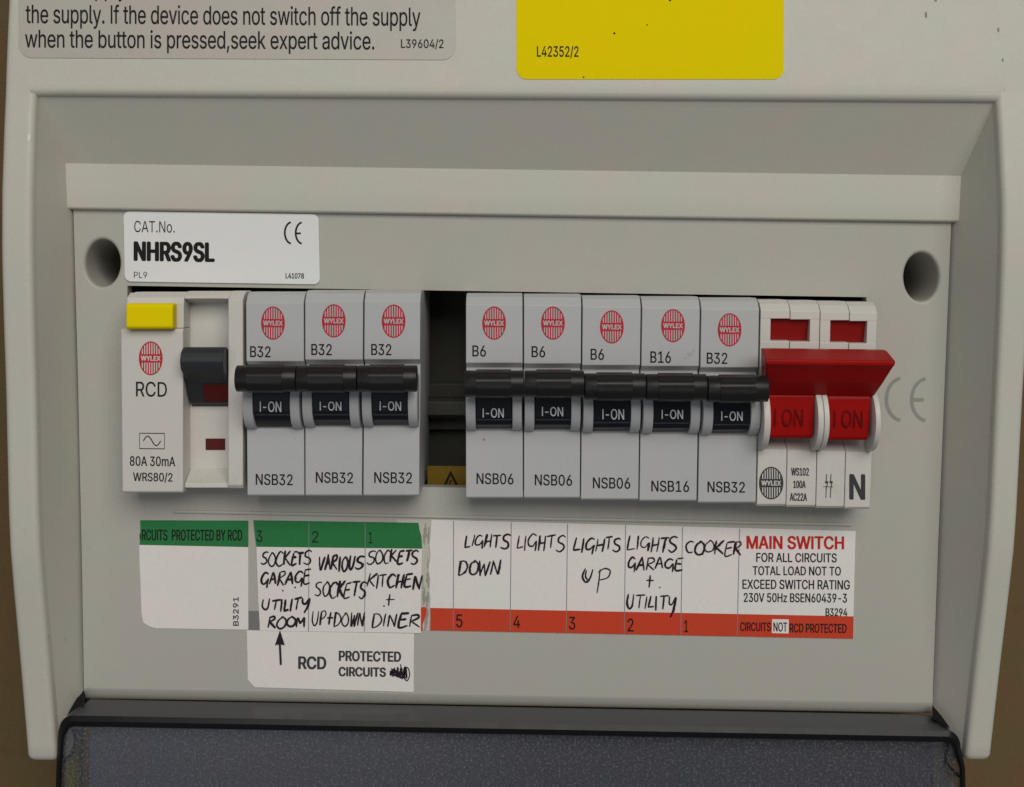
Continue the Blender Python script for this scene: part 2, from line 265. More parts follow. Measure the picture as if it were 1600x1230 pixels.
 'N': (523, '82,0,60,0,60,170 60,339,60,509,85,509 111,509,136,509,205,400 274,291,343,183,349,174 355,164,363,151,370,138 379,123,388,107,396,90 405,73,414,55,411,55 408,54,405,54,403,72 401,90,401,108,400,126 399,142,399,157,399,172 399,185,399,195,399,300 399,404,399,509,420,509 442,509,463,509,463,339 463,170,463,0,438,0 412,0,387,0,325,97 264,193,202,290,194,303 186,316,177,331,169,345 159,362,148,381,137,400 123,424,108,452,111,453 115,453,119,454,120,428 121,405,122,384,123,362 124,344,124,328,125,312 125,300,125,291,125,194 125,97,125,0,103,0'),
 'O': (533, '311,-7,267,-7,223,-7 184,4,150,25,116,46 90,76,70,115,50,154 40,201,40,254,40,308 50,354,70,393,90,432 116,462,150,484,184,505 223,516,267,516,311,516 350,505,384,484,418,462 444,432,464,393,483,354 493,308,493,254,493,201 483,154,464,115,444,76 418,46,384,25,350,4|236,53,267,53,297,53 325,61,349,76,374,91 394,114,408,144,423,174 430,211,430,254,430,298 423,335,408,365,394,395 374,417,349,433,325,448 297,456,267,456,236,456 209,448,184,433,159,417 140,394,125,364,111,334 103,297,103,254,103,211 111,174,125,144,140,114 159,92,184,76,209,61'),
 'P': (445, '82,0,60,0,60,170 60,339,60,509,118,509 177,509,235,509,274,509 307,502,332,487,358,473 377,454,390,430,402,405 409,378,409,348,409,317 402,290,390,265,377,241 358,222,332,207,307,193 274,186,235,186,193,186 151,186,109,186,109,205 109,224,109,242,150,242 191,242,233,242,259,242 281,247,297,256,313,265 325,278,333,294,341,310 344,328,344,348,344,368 341,386,333,402,325,417 313,430,297,439,280,448 259,452,232,452,196,452 160,452,125,452,125,301 125,151,125,0,103,0'),
 'R': (449, '82,0,60,0,60,170 60,339,60,509,119,509 177,509,236,509,275,509 307,502,333,489,359,475 378,457,390,433,403,410 409,382,409,352,409,321 403,295,390,271,378,248 359,230,333,217,307,204 275,198,236,198,189,198 143,198,96,198,96,217 96,236,96,255,142,255 188,255,234,255,260,255 281,259,298,267,314,275 326,286,334,300,341,315 345,332,345,352,345,372 341,390,334,405,326,420 314,431,298,440,281,448 259,452,233,452,197,452 161,452,125,452,125,301 125,151,125,0,103,0|378,0,353,0,312,76 271,153,230,229,254,229 279,229,303,229,344,153 386,76,428,0,403,0'),
 'S': (447, '263,-9,224,-9,187,-9 155,-3,128,9,100,21 79,38,64,60,49,82 40,107,38,137,60,137 82,137,104,137,106,117 112,101,123,88,134,75 149,65,166,59,184,52 203,49,224,49,247,49 268,53,286,60,304,68 319,78,329,92,340,105 346,121,346,139,346,155 341,169,332,179,323,189 311,198,296,205,281,211 264,217,245,222,224,228 204,234,184,239,142,251 109,268,86,289,63,311 52,339,52,372,52,401 60,426,75,448,90,469 111,486,138,498,164,510 194,516,227,516,261,516 290,510,316,498,342,486 362,469,377,449,392,428 400,404,401,378,380,378 358,378,337,378,335,403 323,423,302,437,281,451 256,459,225,459,203,459 184,455,167,448,151,441 138,431,129,418,120,406 115,391,115,376,115,358 120,344,131,334,142,323 154,314,169,308,184,302 199,297,212,293,230,289 247,284,264,279,279,275 295,270,312,264,328,257 344,248,359,238,373,227 385,214,395,198,404,181 408,162,408,139,408,111 401,86,386,64,372,41 351,24,323,11,296,-2'),
 'T': (449, '85,452,32,452,32,471 32,490,32,509,160,509 288,509,417,509,417,490 417,471,417,452,363,452 310,452,257,452,257,301 257,151,257,0,235,0 214,0,193,0,193,151 193,301,193,452,139,452'),
 'U': (517, '299,-8,259,-8,219,-8 184,0,154,15,124,31 101,53,85,80,68,107 60,138,60,173,60,285 60,397,60,509,81,509 103,509,124,509,124,399 124,288,124,178,124,154 130,132,141,113,152,94 167,79,187,68,207,57 231,52,259,52,287,52 311,57,331,68,351,79 366,94,377,113,387,132 393,154,393,178,393,288 393,399,393,509,414,509 436,509,457,509,457,397 457,285,457,173,457,138 449,107,433,80,416,53 393,31,363,15,334,0'),
 'V': (480, '229,0,204,0,141,170 79,339,16,509,39,509 62,509,84,509,120,408 156,307,192,206,198,189 206,166,215,137,224,109 235,73,248,31,243,31 239,31,235,31,247,74 258,110,267,138,276,166 284,189,290,206,325,307 360,408,395,509,417,509 440,509,463,509,401,339 340,170,278,0,253,0'),
 'W': (686, '180,0,155,0,109,170 63,339,16,509,38,509 60,509,82,509,109,404 136,300,163,196,168,179 172,163,175,145,179,128 183,111,187,94,190,76 194,58,197,40,194,40 192,40,189,40,193,58 196,76,200,94,203,111 207,128,211,145,215,163 220,179,224,196,251,300 279,404,306,509,331,509 355,509,380,509,407,404 434,300,462,196,466,179 470,163,474,145,478,128 482,111,486,94,490,76 494,58,497,40,494,40 491,40,488,40,492,58 495,76,499,94,502,111 506,128,510,145,515,163 519,179,523,196,550,300 576,404,603,509,625,509 647,509,670,509,623,339 577,170,530,0,505,0 480,0,455,0,426,108 397,215,368,323,362,344 357,367,351,391,346,416 341,444,336,475,341,475 345,475,350,475,345,445 340,419,335,395,330,371 324,347,318,323,289,215 260,108,230,0,205,0'),
 'X': (474, '43,0,18,0,84,95 151,190,217,284,217,268 217,252,217,236,155,327 92,418,29,509,54,509 79,509,104,509,129,473 153,437,178,400,188,385 197,372,204,361,211,350 217,340,223,329,229,318 236,306,243,292,240,292 236,292,232,292,239,306 246,318,252,329,258,339 264,350,272,361,279,372 288,385,298,400,323,437 348,473,374,509,398,509 422,509,446,509,384,419 321,329,259,239,259,255 259,271,259,287,324,191 390,96,456,0,431,0 406,0,382,0,352,43 322,86,292,129,283,143 275,155,268,165,262,175 256,185,250,195,244,206 238,217,230,231,235,231 240,231,244,231,238,218 231,207,225,196,219,186 213,176,206,166,199,155 191,143,182,129,152,86 122,43,91,0,67,0'),
 'Y': (472, '225,0,203,0,203,69 203,139,203,208,141,308 79,409,16,509,41,509 66,509,91,509,125,454 159,399,192,344,203,326 213,309,222,292,231,275 240,255,250,230,241,230 232,230,224,230,233,255 242,276,251,293,260,310 270,327,280,344,314,399 347,454,381,509,406,509 430,509,455,509,393,409 330,308,268,208,268,139 268,69,268,0,247,0'),
 'a': (389, '182,-9,160,-9,136,-9 114,-4,94,5,75,14 59,27,48,45,36,62 30,83,30,108,30,130 35,147,43,161,52,175 63,185,78,193,92,201 108,207,125,211,143,215 160,218,178,220,201,223 219,225,234,227,248,228 258,231,265,235,272,239 276,245,276,255,276,255 276,256,276,257,276,272 273,286,267,297,261,308 252,316,240,322,228,328 213,331,196,331,178,331 162,328,149,322,136,317 126,309,118,301,110,292 104,283,100,274,80,280 61,285,41,291,50,314 62,332,79,346,95,360 113,369,133,375,153,381 173,384,194,384,208,384 223,383,239,379,255,376 271,370,286,360,301,351 313,338,322,320,332,303 337,280,337,251,337,168 337,84,337,0,317,0 297,0,277,0,277,17 277,35,277,52,275,52 274,52,272,52,268,43 261,34,252,25,243,15 230,7,215,1,200,-5|155,45,170,45,193,45 212,50,228,59,243,68 255,79,263,93,271,107 276,122,276,138,276,155 276,173,276,190,273,187 268,184,259,182,251,180 242,178,231,176,221,174 210,172,200,171,190,170 182,169,175,168,161,166 147,163,134,159,121,154 111,148,103,139,96,131 92,119,92,105,92,92 95,81,102,72,109,63 118,57,130,52,142,48'),
 'b': (424, '261,-8,229,-8,206,-8 187,-4,172,4,158,12 146,21,138,31,129,42 123,51,118,59,116,59 114,59,112,59,112,39 112,20,112,0,92,0 72,0,53,0,53,170 53,339,53,509,73,509 93,509,114,509,114,446 114,382,114,319,115,319 117,319,118,319,123,327 129,336,137,346,145,356 157,365,171,373,186,381 205,384,229,384,261,384 289,376,313,361,337,345 356,322,370,293,383,263 390,229,390,189,390,149 383,114,370,84,356,55 337,32,313,16,289,0|197,47,220,47,244,47 263,53,279,66,295,78 308,95,316,117,324,138 328,162,328,189,328,216 324,240,316,261,308,282 296,299,280,311,264,324 244,330,220,330,197,330 177,324,161,312,145,300 133,284,125,263,117,242 113,217,113,189,113,161 117,136,125,115,133,94 146,77,162,65,178,53'),
 'c': (396, '226,-8,207,-8,173,-8 143,0,117,16,91,33 71,56,56,85,41,114 34,149,34,187,34,227 41,262,56,291,71,321 91,343,117,360,143,376 173,384,207,384,226,384 243,382,260,377,276,372 292,365,305,356,319,347 330,335,340,322,350,309 357,294,362,277,342,272 322,267,303,262,300,272 296,281,290,289,285,297 278,305,270,311,262,317 253,322,242,325,232,328 220,330,207,330,182,330 161,323,145,310,129,297 116,280,108,258,100,237 96,213,96,187,96,162 100,139,108,117,116,96 129,79,145,66,161,53 182,46,207,46,220,46 232,48,243,52,253,55 263,60,271,66,279,72 286,80,292,89,297,97 301,107,304,117,324,112 343,107,363,102,358,85 351,70,341,56,332,43 320,31,306,21,293,12 277,4,261,-1,244,-6'),
 'd': (424, '219,-8,195,-8,164,-8 136,0,111,16,87,32 68,55,55,84,41,114 34,149,34,189,34,229 41,263,55,293,69,322 88,345,112,361,136,376 164,384,196,384,219,384 238,381,253,373,268,365 279,356,287,346,296,336 302,327,306,319,308,319 309,319,311,319,311,382 311,446,311,509,331,509 351,509,372,509,372,339 372,170,372,0,352,0 332,0,313,0,313,20 313,39,313,59,311,59 309,59,307,59,302,51 295,42,287,31,278,21 267,12,252,4,238,-4|181,47,205,47,227,47 247,53,263,65,279,77 291,94,299,115,308,136 312,161,312,189,312,217 308,242,300,263,292,284 279,300,263,312,247,324 228,330,205,330,181,330 161,324,145,311,129,299 116,282,108,261,100,240 96,216,96,189,96,162 100,138,109,117,117,95 129,78,145,66,161,53'),
 'e': (404, '238,-8,212,-8,175,-8 143,0,117,16,90,33 70,56,56,85,41,114 34,148,34,187,34,226 41,260,55,290,69,319 89,343,115,359,141,376 171,384,205,384,226,384 246,381,266,374,285,367 303,356,319,341,335,326 348,306,357,282,366,258 371,228,371,194,371,186 371,178,371,169,272,169 174,169,75,169,75,187 75,204,75,221,163,221 250,221,338,221,329,215 319,208,310,202,310,227 306,249,298,269,290,288 278,303,263,314,247,325 228,330,205,330,182,330 163,325,146,313,130,302 118,288,109,270,100,251 96,232,96,211,96,200 96,189,96,178,96,150 101,126,110,106,120,87 134,72,151,61,168,51 189,46,212,46,228,46 241,48,254,53,266,57 277,64,285,73,294,82 301,93,306,105,325,101 345,96,365,91,359,71 349,54,335,39,321,24 303,13,283,4,262,-4'),
 'f': (254, '154,379,228,379,228,362 228,344,228,327,154,327 80,327,6,327,6,344 6,362,6,379,80,379|101,0,81,0,81,144 81,288,81,432,81,453 86,471,96,486,106,500 119,511,135,519,152,526 169,530,187,530,201,530 213,529,222,527,232,525 238,523,243,521,238,503 233,486,227,468,224,470 220,471,215,472,210,473 203,474,195,474,176,474 163,469,154,460,146,451 142,437,142,419,142,279 142,140,142,0,121,0'),
 'h': (410, '114,249,114,227,114,151 114,76,114,0,93,0 73,0,53,0,53,170 53,339,53,509,73,509 93,509,114,509,114,435 114,361,114,287,110,287 106,287,102,287,114,322 131,347,152,362,174,377 199,384,227,384,253,384 276,379,295,369,315,358 330,342,341,321,352,299 357,273,357,240,357,160 357,80,357,0,337,0 316,0,296,0,296,78 296,157,296,235,296,265 288,288,273,304,258,321 237,329,210,329,192,329 175,325,161,317,146,309 135,298,126,283,118,267'),
 'i': (167, '73,0,53,0,53,126 53,253,53,379,73,379 93,379,114,379,114,253 114,126,114,0,93,0|95,443,84,443,72,443 62,447,54,455,45,462 41,472,41,483,41,494 45,504,54,512,62,520 72,524,84,524,95,524 106,520,114,512,122,504 126,494,126,483,126,472 122,462,114,455,106,447'),
 'k': (381, '132,158,110,137,110,162 110,187,110,212,113,212 117,212,121,212,175,268 230,323,284,379,310,379 335,379,360,379,301,319 243,259,184,199,182,199 179,199,177,199,155,178|73,0,53,0,53,170 53,339,53,509,73,509 93,509,114,509,114,339 114,170,114,0,93,0|320,0,294,0,245,62 197,124,148,186,162,200 177,214,191,229,252,152 312,76,372,0,346,0'),
 'l': (189, '147,-2,139,-2,110,-2 88,5,74,20,60,35 53,57,53,84,53,226 53,367,53,509,73,509 93,509,114,509,114,372 114,235,114,99,114,81 116,69,120,62,125,55 133,52,146,52,152,52 157,52,160,53,164,53 167,54,170,54,173,37 177,20,181,3,175,1 169,0,162,-1,154,-2'),
 'm': (610, '73,0,53,0,53,126 53,253,53,379,72,379 92,379,112,379,112,351 112,323,112,295,111,295 109,295,108,295,113,316 121,332,132,346,144,359 157,369,172,376,187,383 203,386,219,386,247,386 270,378,287,361,305,344 316,322,321,295,318,295 315,295,312,295,317,313 325,329,337,343,349,357 364,367,381,375,398,382 416,386,437,386,459,386 479,381,497,372,515,362 530,348,541,328,551,309 557,285,557,255,557,170 557,85,557,0,536,0 516,0,496,0,496,85 496,169,496,254,496,281 488,301,473,313,457,325 439,330,419,330,402,330 387,327,374,320,362,313 352,303,345,290,339,278 335,263,335,247,335,165 335,82,335,0,315,0 295,0,274,0,274,87 274,173,274,260,274,281 267,298,253,311,239,324 221,330,199,330,185,330 171,327,158,320,144,313 134,303,126,289,118,276 114,258,114,238,114,159 114,79,114,0,93,0'),
 'n': (410, '114,249,114,227,114,151 114,76,114,0,93,0 73,0,53,0,53,126 53,253,53,379,72,379 92,379,112,379,112,349 112,318,112,287,109,287 106,287,102,287,114,322 131,347,152,362,174,377 199,384,227,384,253,384 276,379,295,369,314,358 330,342,341,321,352,299 357,273,357,240,357,160 357,80,357,0,337,0 316,0,296,0,296,78 296,157,296,235,296,265 288,288,273,304,258,321 237,329,210,329,192,329 175,325,161,317,146,309 135,298,126,283,118,267'),
 'o': (415, '242,-8,207,-8,173,-8 143,0,117,16,91,33 71,56,56,85,41,114 34,149,34,187,34,227 41,262,56,291,71,321 91,343,117,360,143,376 173,384,207,384,242,384 273,376,299,360,325,343 345,321,359,291,374,262 381,227,381,187,381,149 374,114,359,85,345,56 325,33,299,16,273,0|182,46,207,46,233,46 254,53,270,66,287,79 299,96,307,117,315,139 319,162,319,187,319,213 315,236,307,258,299,280 287,297,270,310,254,323 233,330,207,330,182,330 161,323,145,310,129,297 116,280,108,258,100,237 96,213,96,187,96,162 100,139,108,117,116,96 129,79,145,66,161,53'),
 'p': (424, '73,-143,53,-143,53,31 53,205,53,379,72,379 92,379,112,379,112,359 112,339,112,319,114,319 116,319,118,319,123,327 129,336,137,346,145,356 157,365,171,373,186,381 205,384,229,384,261,384 289,376,313,361,337,345 356,322,370,293,383,263 390,229,390,189,390,149 383,114,370,84,356,55 337,32,313,16,289,0 261,-8,229,-8,206,-8 187,-4,173,4,158,12 146,21,138,31,130,42 123,51,118,59,117,59 115,59,114,59,114,-8 114,-76,114,-143,93,-143|197,47,220,47,244,47 263,53,279,66,295,78 308,95,316,117,324,138 328,162,328,189,328,216 324,240,316,261,308,282 296,299,280,311,264,324 244,330,220,330,197,330 177,324,161,312,145,300 133,284,125,263,117,242 113,217,113,189,113,161 117,136,125,115,133,94 146,77,162,65,178,53'),
 'r': (259, '73,0,53,0,53,126 53,253,53,379,72,379 92,379,112,379,112,360 112,340,112,321,113,321 114,321,115,321,122,340 135,355,152,367,170,379 190,385,213,385,218,385 223,385,229,384,235,384 240,384,243,384,243,363 243,343,243,322,242,323 237,323,230,324,223,325 215,326,207,326,189,326 173,322,159,315,145,307 134,297,126,284,118,270 114,255,114,237,114,158 114,79,114,0,93,0'),
 's': (365, '211,-8,182,-8,156,-8 133,-4,112,3,92,11 75,23,62,38,49,53 40,72,36,94,55,98 74,102,94,107,99,86 109,70,124,60,139,50 158,45,181,45,208,45 229,51,244,62,260,74 268,87,268,103,268,116 263,127,254,136,245,144 231,151,212,155,191,160 170,165,149,170,115,178 89,191,72,208,55,225 47,247,47,274,47,296 53,315,65,332,77,348 94,361,115,370,136,380 160,384,187,384,213,384 235,380,254,372,272,365 287,353,299,339,310,325 319,309,324,290,305,286 287,281,268,277,263,292 255,304,243,316,230,327 212,333,187,333,165,333 146,327,131,317,116,306 109,293,109,277,109,263 114,252,124,243,134,235 150,228,172,223,191,218 210,214,229,209,264,201 290,188,306,171,323,154 331,133,331,107,331,84 325,64,312,47,300,30 282,16,260,6,237,-3'),
 't': (227, '138,379,204,379,204,362 204,344,204,327,138,327 72,327,6,327,6,344 6,362,6,379,72,379|65,345,65,471,85,471 106,471,126,471,126,347 126,222,126,98,126,81 129,69,136,61,143,54 154,50,170,50,174,50 179,50,185,51,191,52 197,53,202,54,206,36 209,19,213,2,207,0 200,-2,192,-3,184,-4 176,-4,168,-4,136,-4 110,4,92,21,74,38 65,62,65,93,65,219'),
 'u': (410, '211,-5,182,-5,157,-5 134,0,115,11,95,21 80,37,69,59,58,80 53,107,53,139,53,219 53,299,53,379,73,379 93,379,114,379,114,301 114,222,114,144,114,114 121,91,137,75,152,58 173,50,200,50,218,50 235,54,249,62,264,70 275,81,283,97,292,112 296,131,296,153,296,228 296,304,296,379,316,379 337,379,357,379,357,253 357,126,357,0,337,0 318,0,298,0,298,31 298,61,298,92,301,92 304,92,307,92,295,57 279,32,257,17,235,2'),
 'v': (389, '184,0,163,0,114,126 66,253,17,379,40,379 62,379,84,379,111,305 138,230,165,155,174,132 181,110,187,87,193,64 199,42,206,21,198,21 191,21,184,21,191,42 197,64,203,87,209,110 216,132,224,155,251,230 278,305,305,379,327,379 349,379,371,379,323,253 275,126,226,0,205,0'),
 'w': (567, '158,0,138,0,99,126 61,253,23,379,44,379 66,379,87,379,103,324 118,269,133,214,140,191 147,165,154,137,161,108 168,76,175,41,172,41 168,41,165,41,172,75 179,106,186,135,193,163 199,190,206,214,221,269 237,324,252,379,273,379 295,379,316,379,332,324 347,269,362,214,368,190 375,164,382,136,388,107 395,76,402,41,399,41 395,41,391,41,399,75 406,107,413,135,420,164 427,190,434,214,449,269 465,324,480,379,502,379 523,379,545,379,506,253 468,126,429,0,409,0 389,0,368,0,352,57 335,114,319,172,314,189 309,207,305,225,300,243 295,261,291,280,286,299 281,318,277,338,281,338 286,338,291,338,286,319 281,299,277,280,272,261 267,243,263,225,258,206 253,189,248,172,231,114 215,57,199,0,178,0'),
 'x': (379, '44,0,21,0,71,73 121,145,171,218,171,202 171,187,171,171,124,240 76,310,29,379,52,379 76,379,100,379,116,355 132,330,147,306,160,287 170,270,179,253,188,237 198,221,207,206,197,206 186,206,175,206,185,221 194,237,202,253,211,270 221,287,233,306,249,330 266,355,282,379,305,379 328,379,352,379,304,309 256,239,209,169,209,184 209,199,209,214,258,143 308,71,358,0,334,0 310,0,287,0,268,28 249,57,231,85,219,103 209,120,200,136,191,152 182,167,173,182,183,182 194,182,205,182,195,167 186,152,178,136,170,120 160,103,148,85,129,57 110,28,91,0,68,0'),
 'y': (389, '51,-140,47,-139,52,-121 57,-103,61,-86,65,-86 68,-87,71,-87,83,-90 94,-91,104,-89,114,-87 122,-82,130,-74,138,-66 145,-53,151,-36,155,-24 159,-13,163,-1,114,126 66,252,17,379,40,379 62,379,84,379,111,305 138,230,165,155,174,132 181,109,187,87,193,64 199,42,206,21,198,21 191,21,184,21,190,42 196,64,202,87,209,110 216,132,224,155,251,230 278,305,305,379,327,379 349,379,371,379,316,234 260,88,204,-58,196,-78 187,-94,177,-107,166,-120 153,-129,139,-136,125,-142 109,-145,91,-145,81,-145 72,-144,65,-143,57,-142'),
 'z': (380, '141,0,42,0,42,15 42,30,42,46,112,137 183,228,254,320,254,321 254,322,254,323,185,323 117,323,48,323,48,342 48,361,48,379,143,379 238,379,333,379,333,363 333,347,333,331,264,241 195,150,126,60,126,59 126,58,126,56,197,56 268,56,339,56,339,38 339,19,339,0,240,0')}
GLY['I'] = (185, '62,170,62,0,90,0 110,0,123,0,123,170 123,340,123,509,110,509 75,509,62,509,62,340')
from mathutils.geometry import delaunay_2d_cdt
_gc = {}
def glyph(ch):
    """triangles of one letter, filled by the non-zero winding rule"""
    if ch in _gc: return _gc[ch]
    adv, data = GLY[ch]; loops = []
    for cont in (data.split('|') if data else []):
        ps = [[int(v)/1000 for v in p.split(',')] for p in cont.split(' ')]; lp = []
        for i, p in enumerate(ps):
            q = ps[(i+1) % len(ps)]; a, b, c, d = (p[2], p[3]), (p[4], p[5]), (q[0], q[1]), (q[2], q[3])
            for j in range(3):
                t = j/3; u = 1-t
                lp.append((u*u*u*a[0]+3*u*u*t*b[0]+3*u*t*t*c[0]+t*t*t*d[0], u*u*u*a[1]+3*u*u*t*b[1]+3*u*t*t*c[1]+t*t*t*d[1]))
        loops.append(lp)
    if not loops: _gc[ch] = (adv/1000, [], []); return _gc[ch]
    vs, es = [], []
    for lp in loops:
        o = len(vs); n = len(lp); vs += [Vector(p) for p in lp]; es += [(o+i, o+(i+1) % n) for i in range(n)]
    r = delaunay_2d_cdt(vs, es, [], 0, 1e-5); V, F = r[0], r[2]
    def wind(x, y):
        w_ = 0
        for lp in loops:
            for (x0, y0), (x1, y1) in zip(lp, lp[1:]+lp[:1]):
                if (y0 <= y) != (y1 <= y):
                    if x0+(y-y0)/(y1-y0)*(x1-x0) > x: w_ += 1 if y1 > y0 else -1
        return w_
    keep = []
    for f in F:
        x = sum(V[i].x for i in f)/len(f); y = sum(V[i].y for i in f)/len(f)
        if wind(x, y): keep.append(list(f))
    _gc[ch] = (adv/1000, [(v.x, v.y) for v in V], keep); return _gc[ch]
def glyphs(t, space=1.0):
    vs, fs = [], []; x = 0
    for ch in t:
        adv, V, F = glyph(ch); o = len(vs)
        vs += [(v[0]+x, v[1]) for v in V]; fs += [[i+o for i in f] for f in F]; x += adv*space
    return vs, fs
def text(mb, t, x0, y0, x1, y1, d, mat='ink', bold=0.0, slope=SL, vert=False, space=1.0, lean=0.0):
    """bold thickens the strokes by that many length units"""
    vs, fs = glyphs(t, space)
    x0 += bold; x1 -= bold; y0 += bold*.6; y1 -= bold*.6
    ax = min(v[0] for v in vs); bx = max(v[0] for v in vs); ay = min(v[1] for v in vs); by = max(v[1] for v in vs)
    offs = [(0, 0)] if not bold else [(0, 0), (bold, 0), (-bold, 0), (bold*.6, bold*.6), (-bold*.6, -bold*.6), (bold*.6, -bold*.6), (-bold*.6, bold*.6)]
    for k, (ox, oy) in enumerate(offs):
        out = []
        for v in vs:
            a = (v[0]-ax)/(bx-ax); b = (v[1]-ay)/(by-ay)
            if vert: px = x0 + (1-b)*(x1-x0); py = y1 - a*(y1-y0)
            else:
                px = x0 + a*(x1-x0) + lean*b; py = y1 - b*(y1-y0) + slope*(px-(x0+x1)/2)
            out.append(PT(px+ox, py+oy, (d(py) if callable(d) else d)+k*.012))
        mb.add(out, fs, mat)
def ribbon(mb, pts, wd, d, mat, closed=False):
    n = len(pts)
    if n < 2: return
    L_, R_ = [], []
    for i in range(n):
        a = pts[i-1] if (i or closed) else pts[i]; b = pts[(i+1) % n] if (i < n-1 or closed) else pts[i]
        dx, dy = b[0]-a[0], b[1]-a[1]; l = math.hypot(dx, dy) or 1
        h = (wd[i] if isinstance(wd, list) else wd)/2
        L_.append((pts[i][0]-dy/l*h, pts[i][1]+dx/l*h)); R_.append((pts[i][0]+dy/l*h, pts[i][1]-dx/l*h))
    D = d if callable(d) else (lambda y: d)
    vs = [PT(x, y, D(y)) for x, y in L_+R_]
    fs = [[i, (i+1) % n, (i+1) % n+n, i+n] for i in range(n if closed else n-1)]
    mb.add(vs, fs, mat)
def spline(p, k=5):
    if len(p) < 3: return [(lerp(p[0][0], p[1][0], t/4), lerp(p[0][1], p[1][1], t/4)) for t in range(5)] if len(p) == 2 else p
    q = [p[0]]+list(p)+[p[-1]]; out = []
    for i in range(1, len(q)-2):
        for j in range(k):
            t = j/k; r = []
            for c in (0, 1):
                a, b, e, g = q[i-1][c], q[i][c], q[i+1][c], q[i+2][c]
                r.append(0.5*((2*b)+(-a+e)*t+(2*a-5*b+4*e-g)*t*t+(-a+3*b-3*e+g)*t**3))
            out.append(tuple(r))
    out.append(p[-1]); return out
# pen strokes of hand-written capitals: width, strokes (x, y down from the top); 's' = straight
HW = {
 'S': (0.8, [[(.85, .08), (.55, 0), (.2, .12), (.22, .38), (.65, .55), (.72, .8), (.4, 1), (0, .88)]]),
 'O': (0.75, [[(.4, .05), (.1, .3), (.05, .7), (.35, .98), (.7, .8), (.75, .35), (.45, .02), (.3, .1)]]),
 'C': (0.7, [[(.75, .15), (.45, .02), (.12, .3), (.05, .7), (.35, 1), (.75, .88)]]),
 'K': (0.75, [[(.15, 0), (.05, 1)], [(.75, .0), (.15, .55)], [(.15, .5), (.8, 1)]]),
 'E': (0.7, [[(.15, .05), (.08, 1), (.7, .93)], [(.12, .48), (.6, .42)], [(.15, .05), (.75, 0)]]),
 'T': (0.7, [[(0, .08), (.8, 0)], [(.42, .05), (.36, 1)]]),
 'G': (0.8, [[(.75, .12), (.4, 0), (.08, .35), (.12, .72), (.45, .75), (.72, .45)], [(.75, .42), (.7, 1.1)]]),
 'A': (0.75, [[(0, 1), (.4, 0)], [(.4, 0), (.72, 1)], [(.12, .62), (.66, .58)]]),
 'R': (0.72, [[(.12, .05), (.06, 1)], [(.08, .08), (.55, 0), (.65, .25), (.15, .5)], [(.15, .5), (.75, 1)]]),
 'U': (0.75, [[(.1, 0), (.05, .65), (.3, 1), (.6, .75), (.7, 0)]]),
 'I': (0.28, [[(.15, 0), (.12, 1)]]),
 'L': (0.6, [[(.15, 0), (.06, .97)], [(.06, .97), (.65, .88)]]),
 'Y': (0.7, [[(.08, 0), (.12, .5), (.4, .6), (.68, .1)], [(.7, 0), (.6, .9), (.35, 1.5)]]),
 'M': (0.9, [[(.06, 1), (.15, .05)], [(.15, .05), (.45, .65)], [(.45, .65), (.8, 0)], [(.8, 0), (.82, 1)]]),
 'V': (0.7, [[(.05, 0), (.3, 1)], [(.3, 1), (.72, .0)]]),
 'P': (0.75, [[(.2, .05), (.1, 1)], [(.14, .1), (.55, -.02), (.72, .25), (.5, .5), (.15, .55)]]),
 'p': (0.8, [[(.25, .05), (.12, 1.75)], [(.12, .3), (.5, -.05), (.85, .15), (.75, .6), (.2, .85)]]),
 'u': (0.75, [[(.1, 0), (0, .6), (.3, 1), (.6, .75), (.72, 0)], [(.2, .1), (.25, .6), (.5, .85)]]),
 'W': (0.95, [[(.03, 0), (.2, 1)], [(.2, 1), (.48, .2)], [(.48, .2), (.66, 1)], [(.66, 1), (.92, 0)]]),
 'N': (0.8, [[(.08, 1), (.12, .02)], [(.12, .02), (.65, 1)], [(.65, 1), (.72, -.05)]]),
 'D': (0.75, [[(.12, .02), (.08, 1)], [(.02, .06), (.5, .08), (.75, .45), (.5, .85), (.05, 1)]]),
 'H': (0.75, [[(.1, 0), (.06, 1)], [(.68, 0), (.62, 1)], [(.06, .55), (.68, .48)]]),
 '+': (0.75, [[(.35, 0), (.3, 1)], [(.02, .45), (.72, .4)]]),
}
_dep = [0]
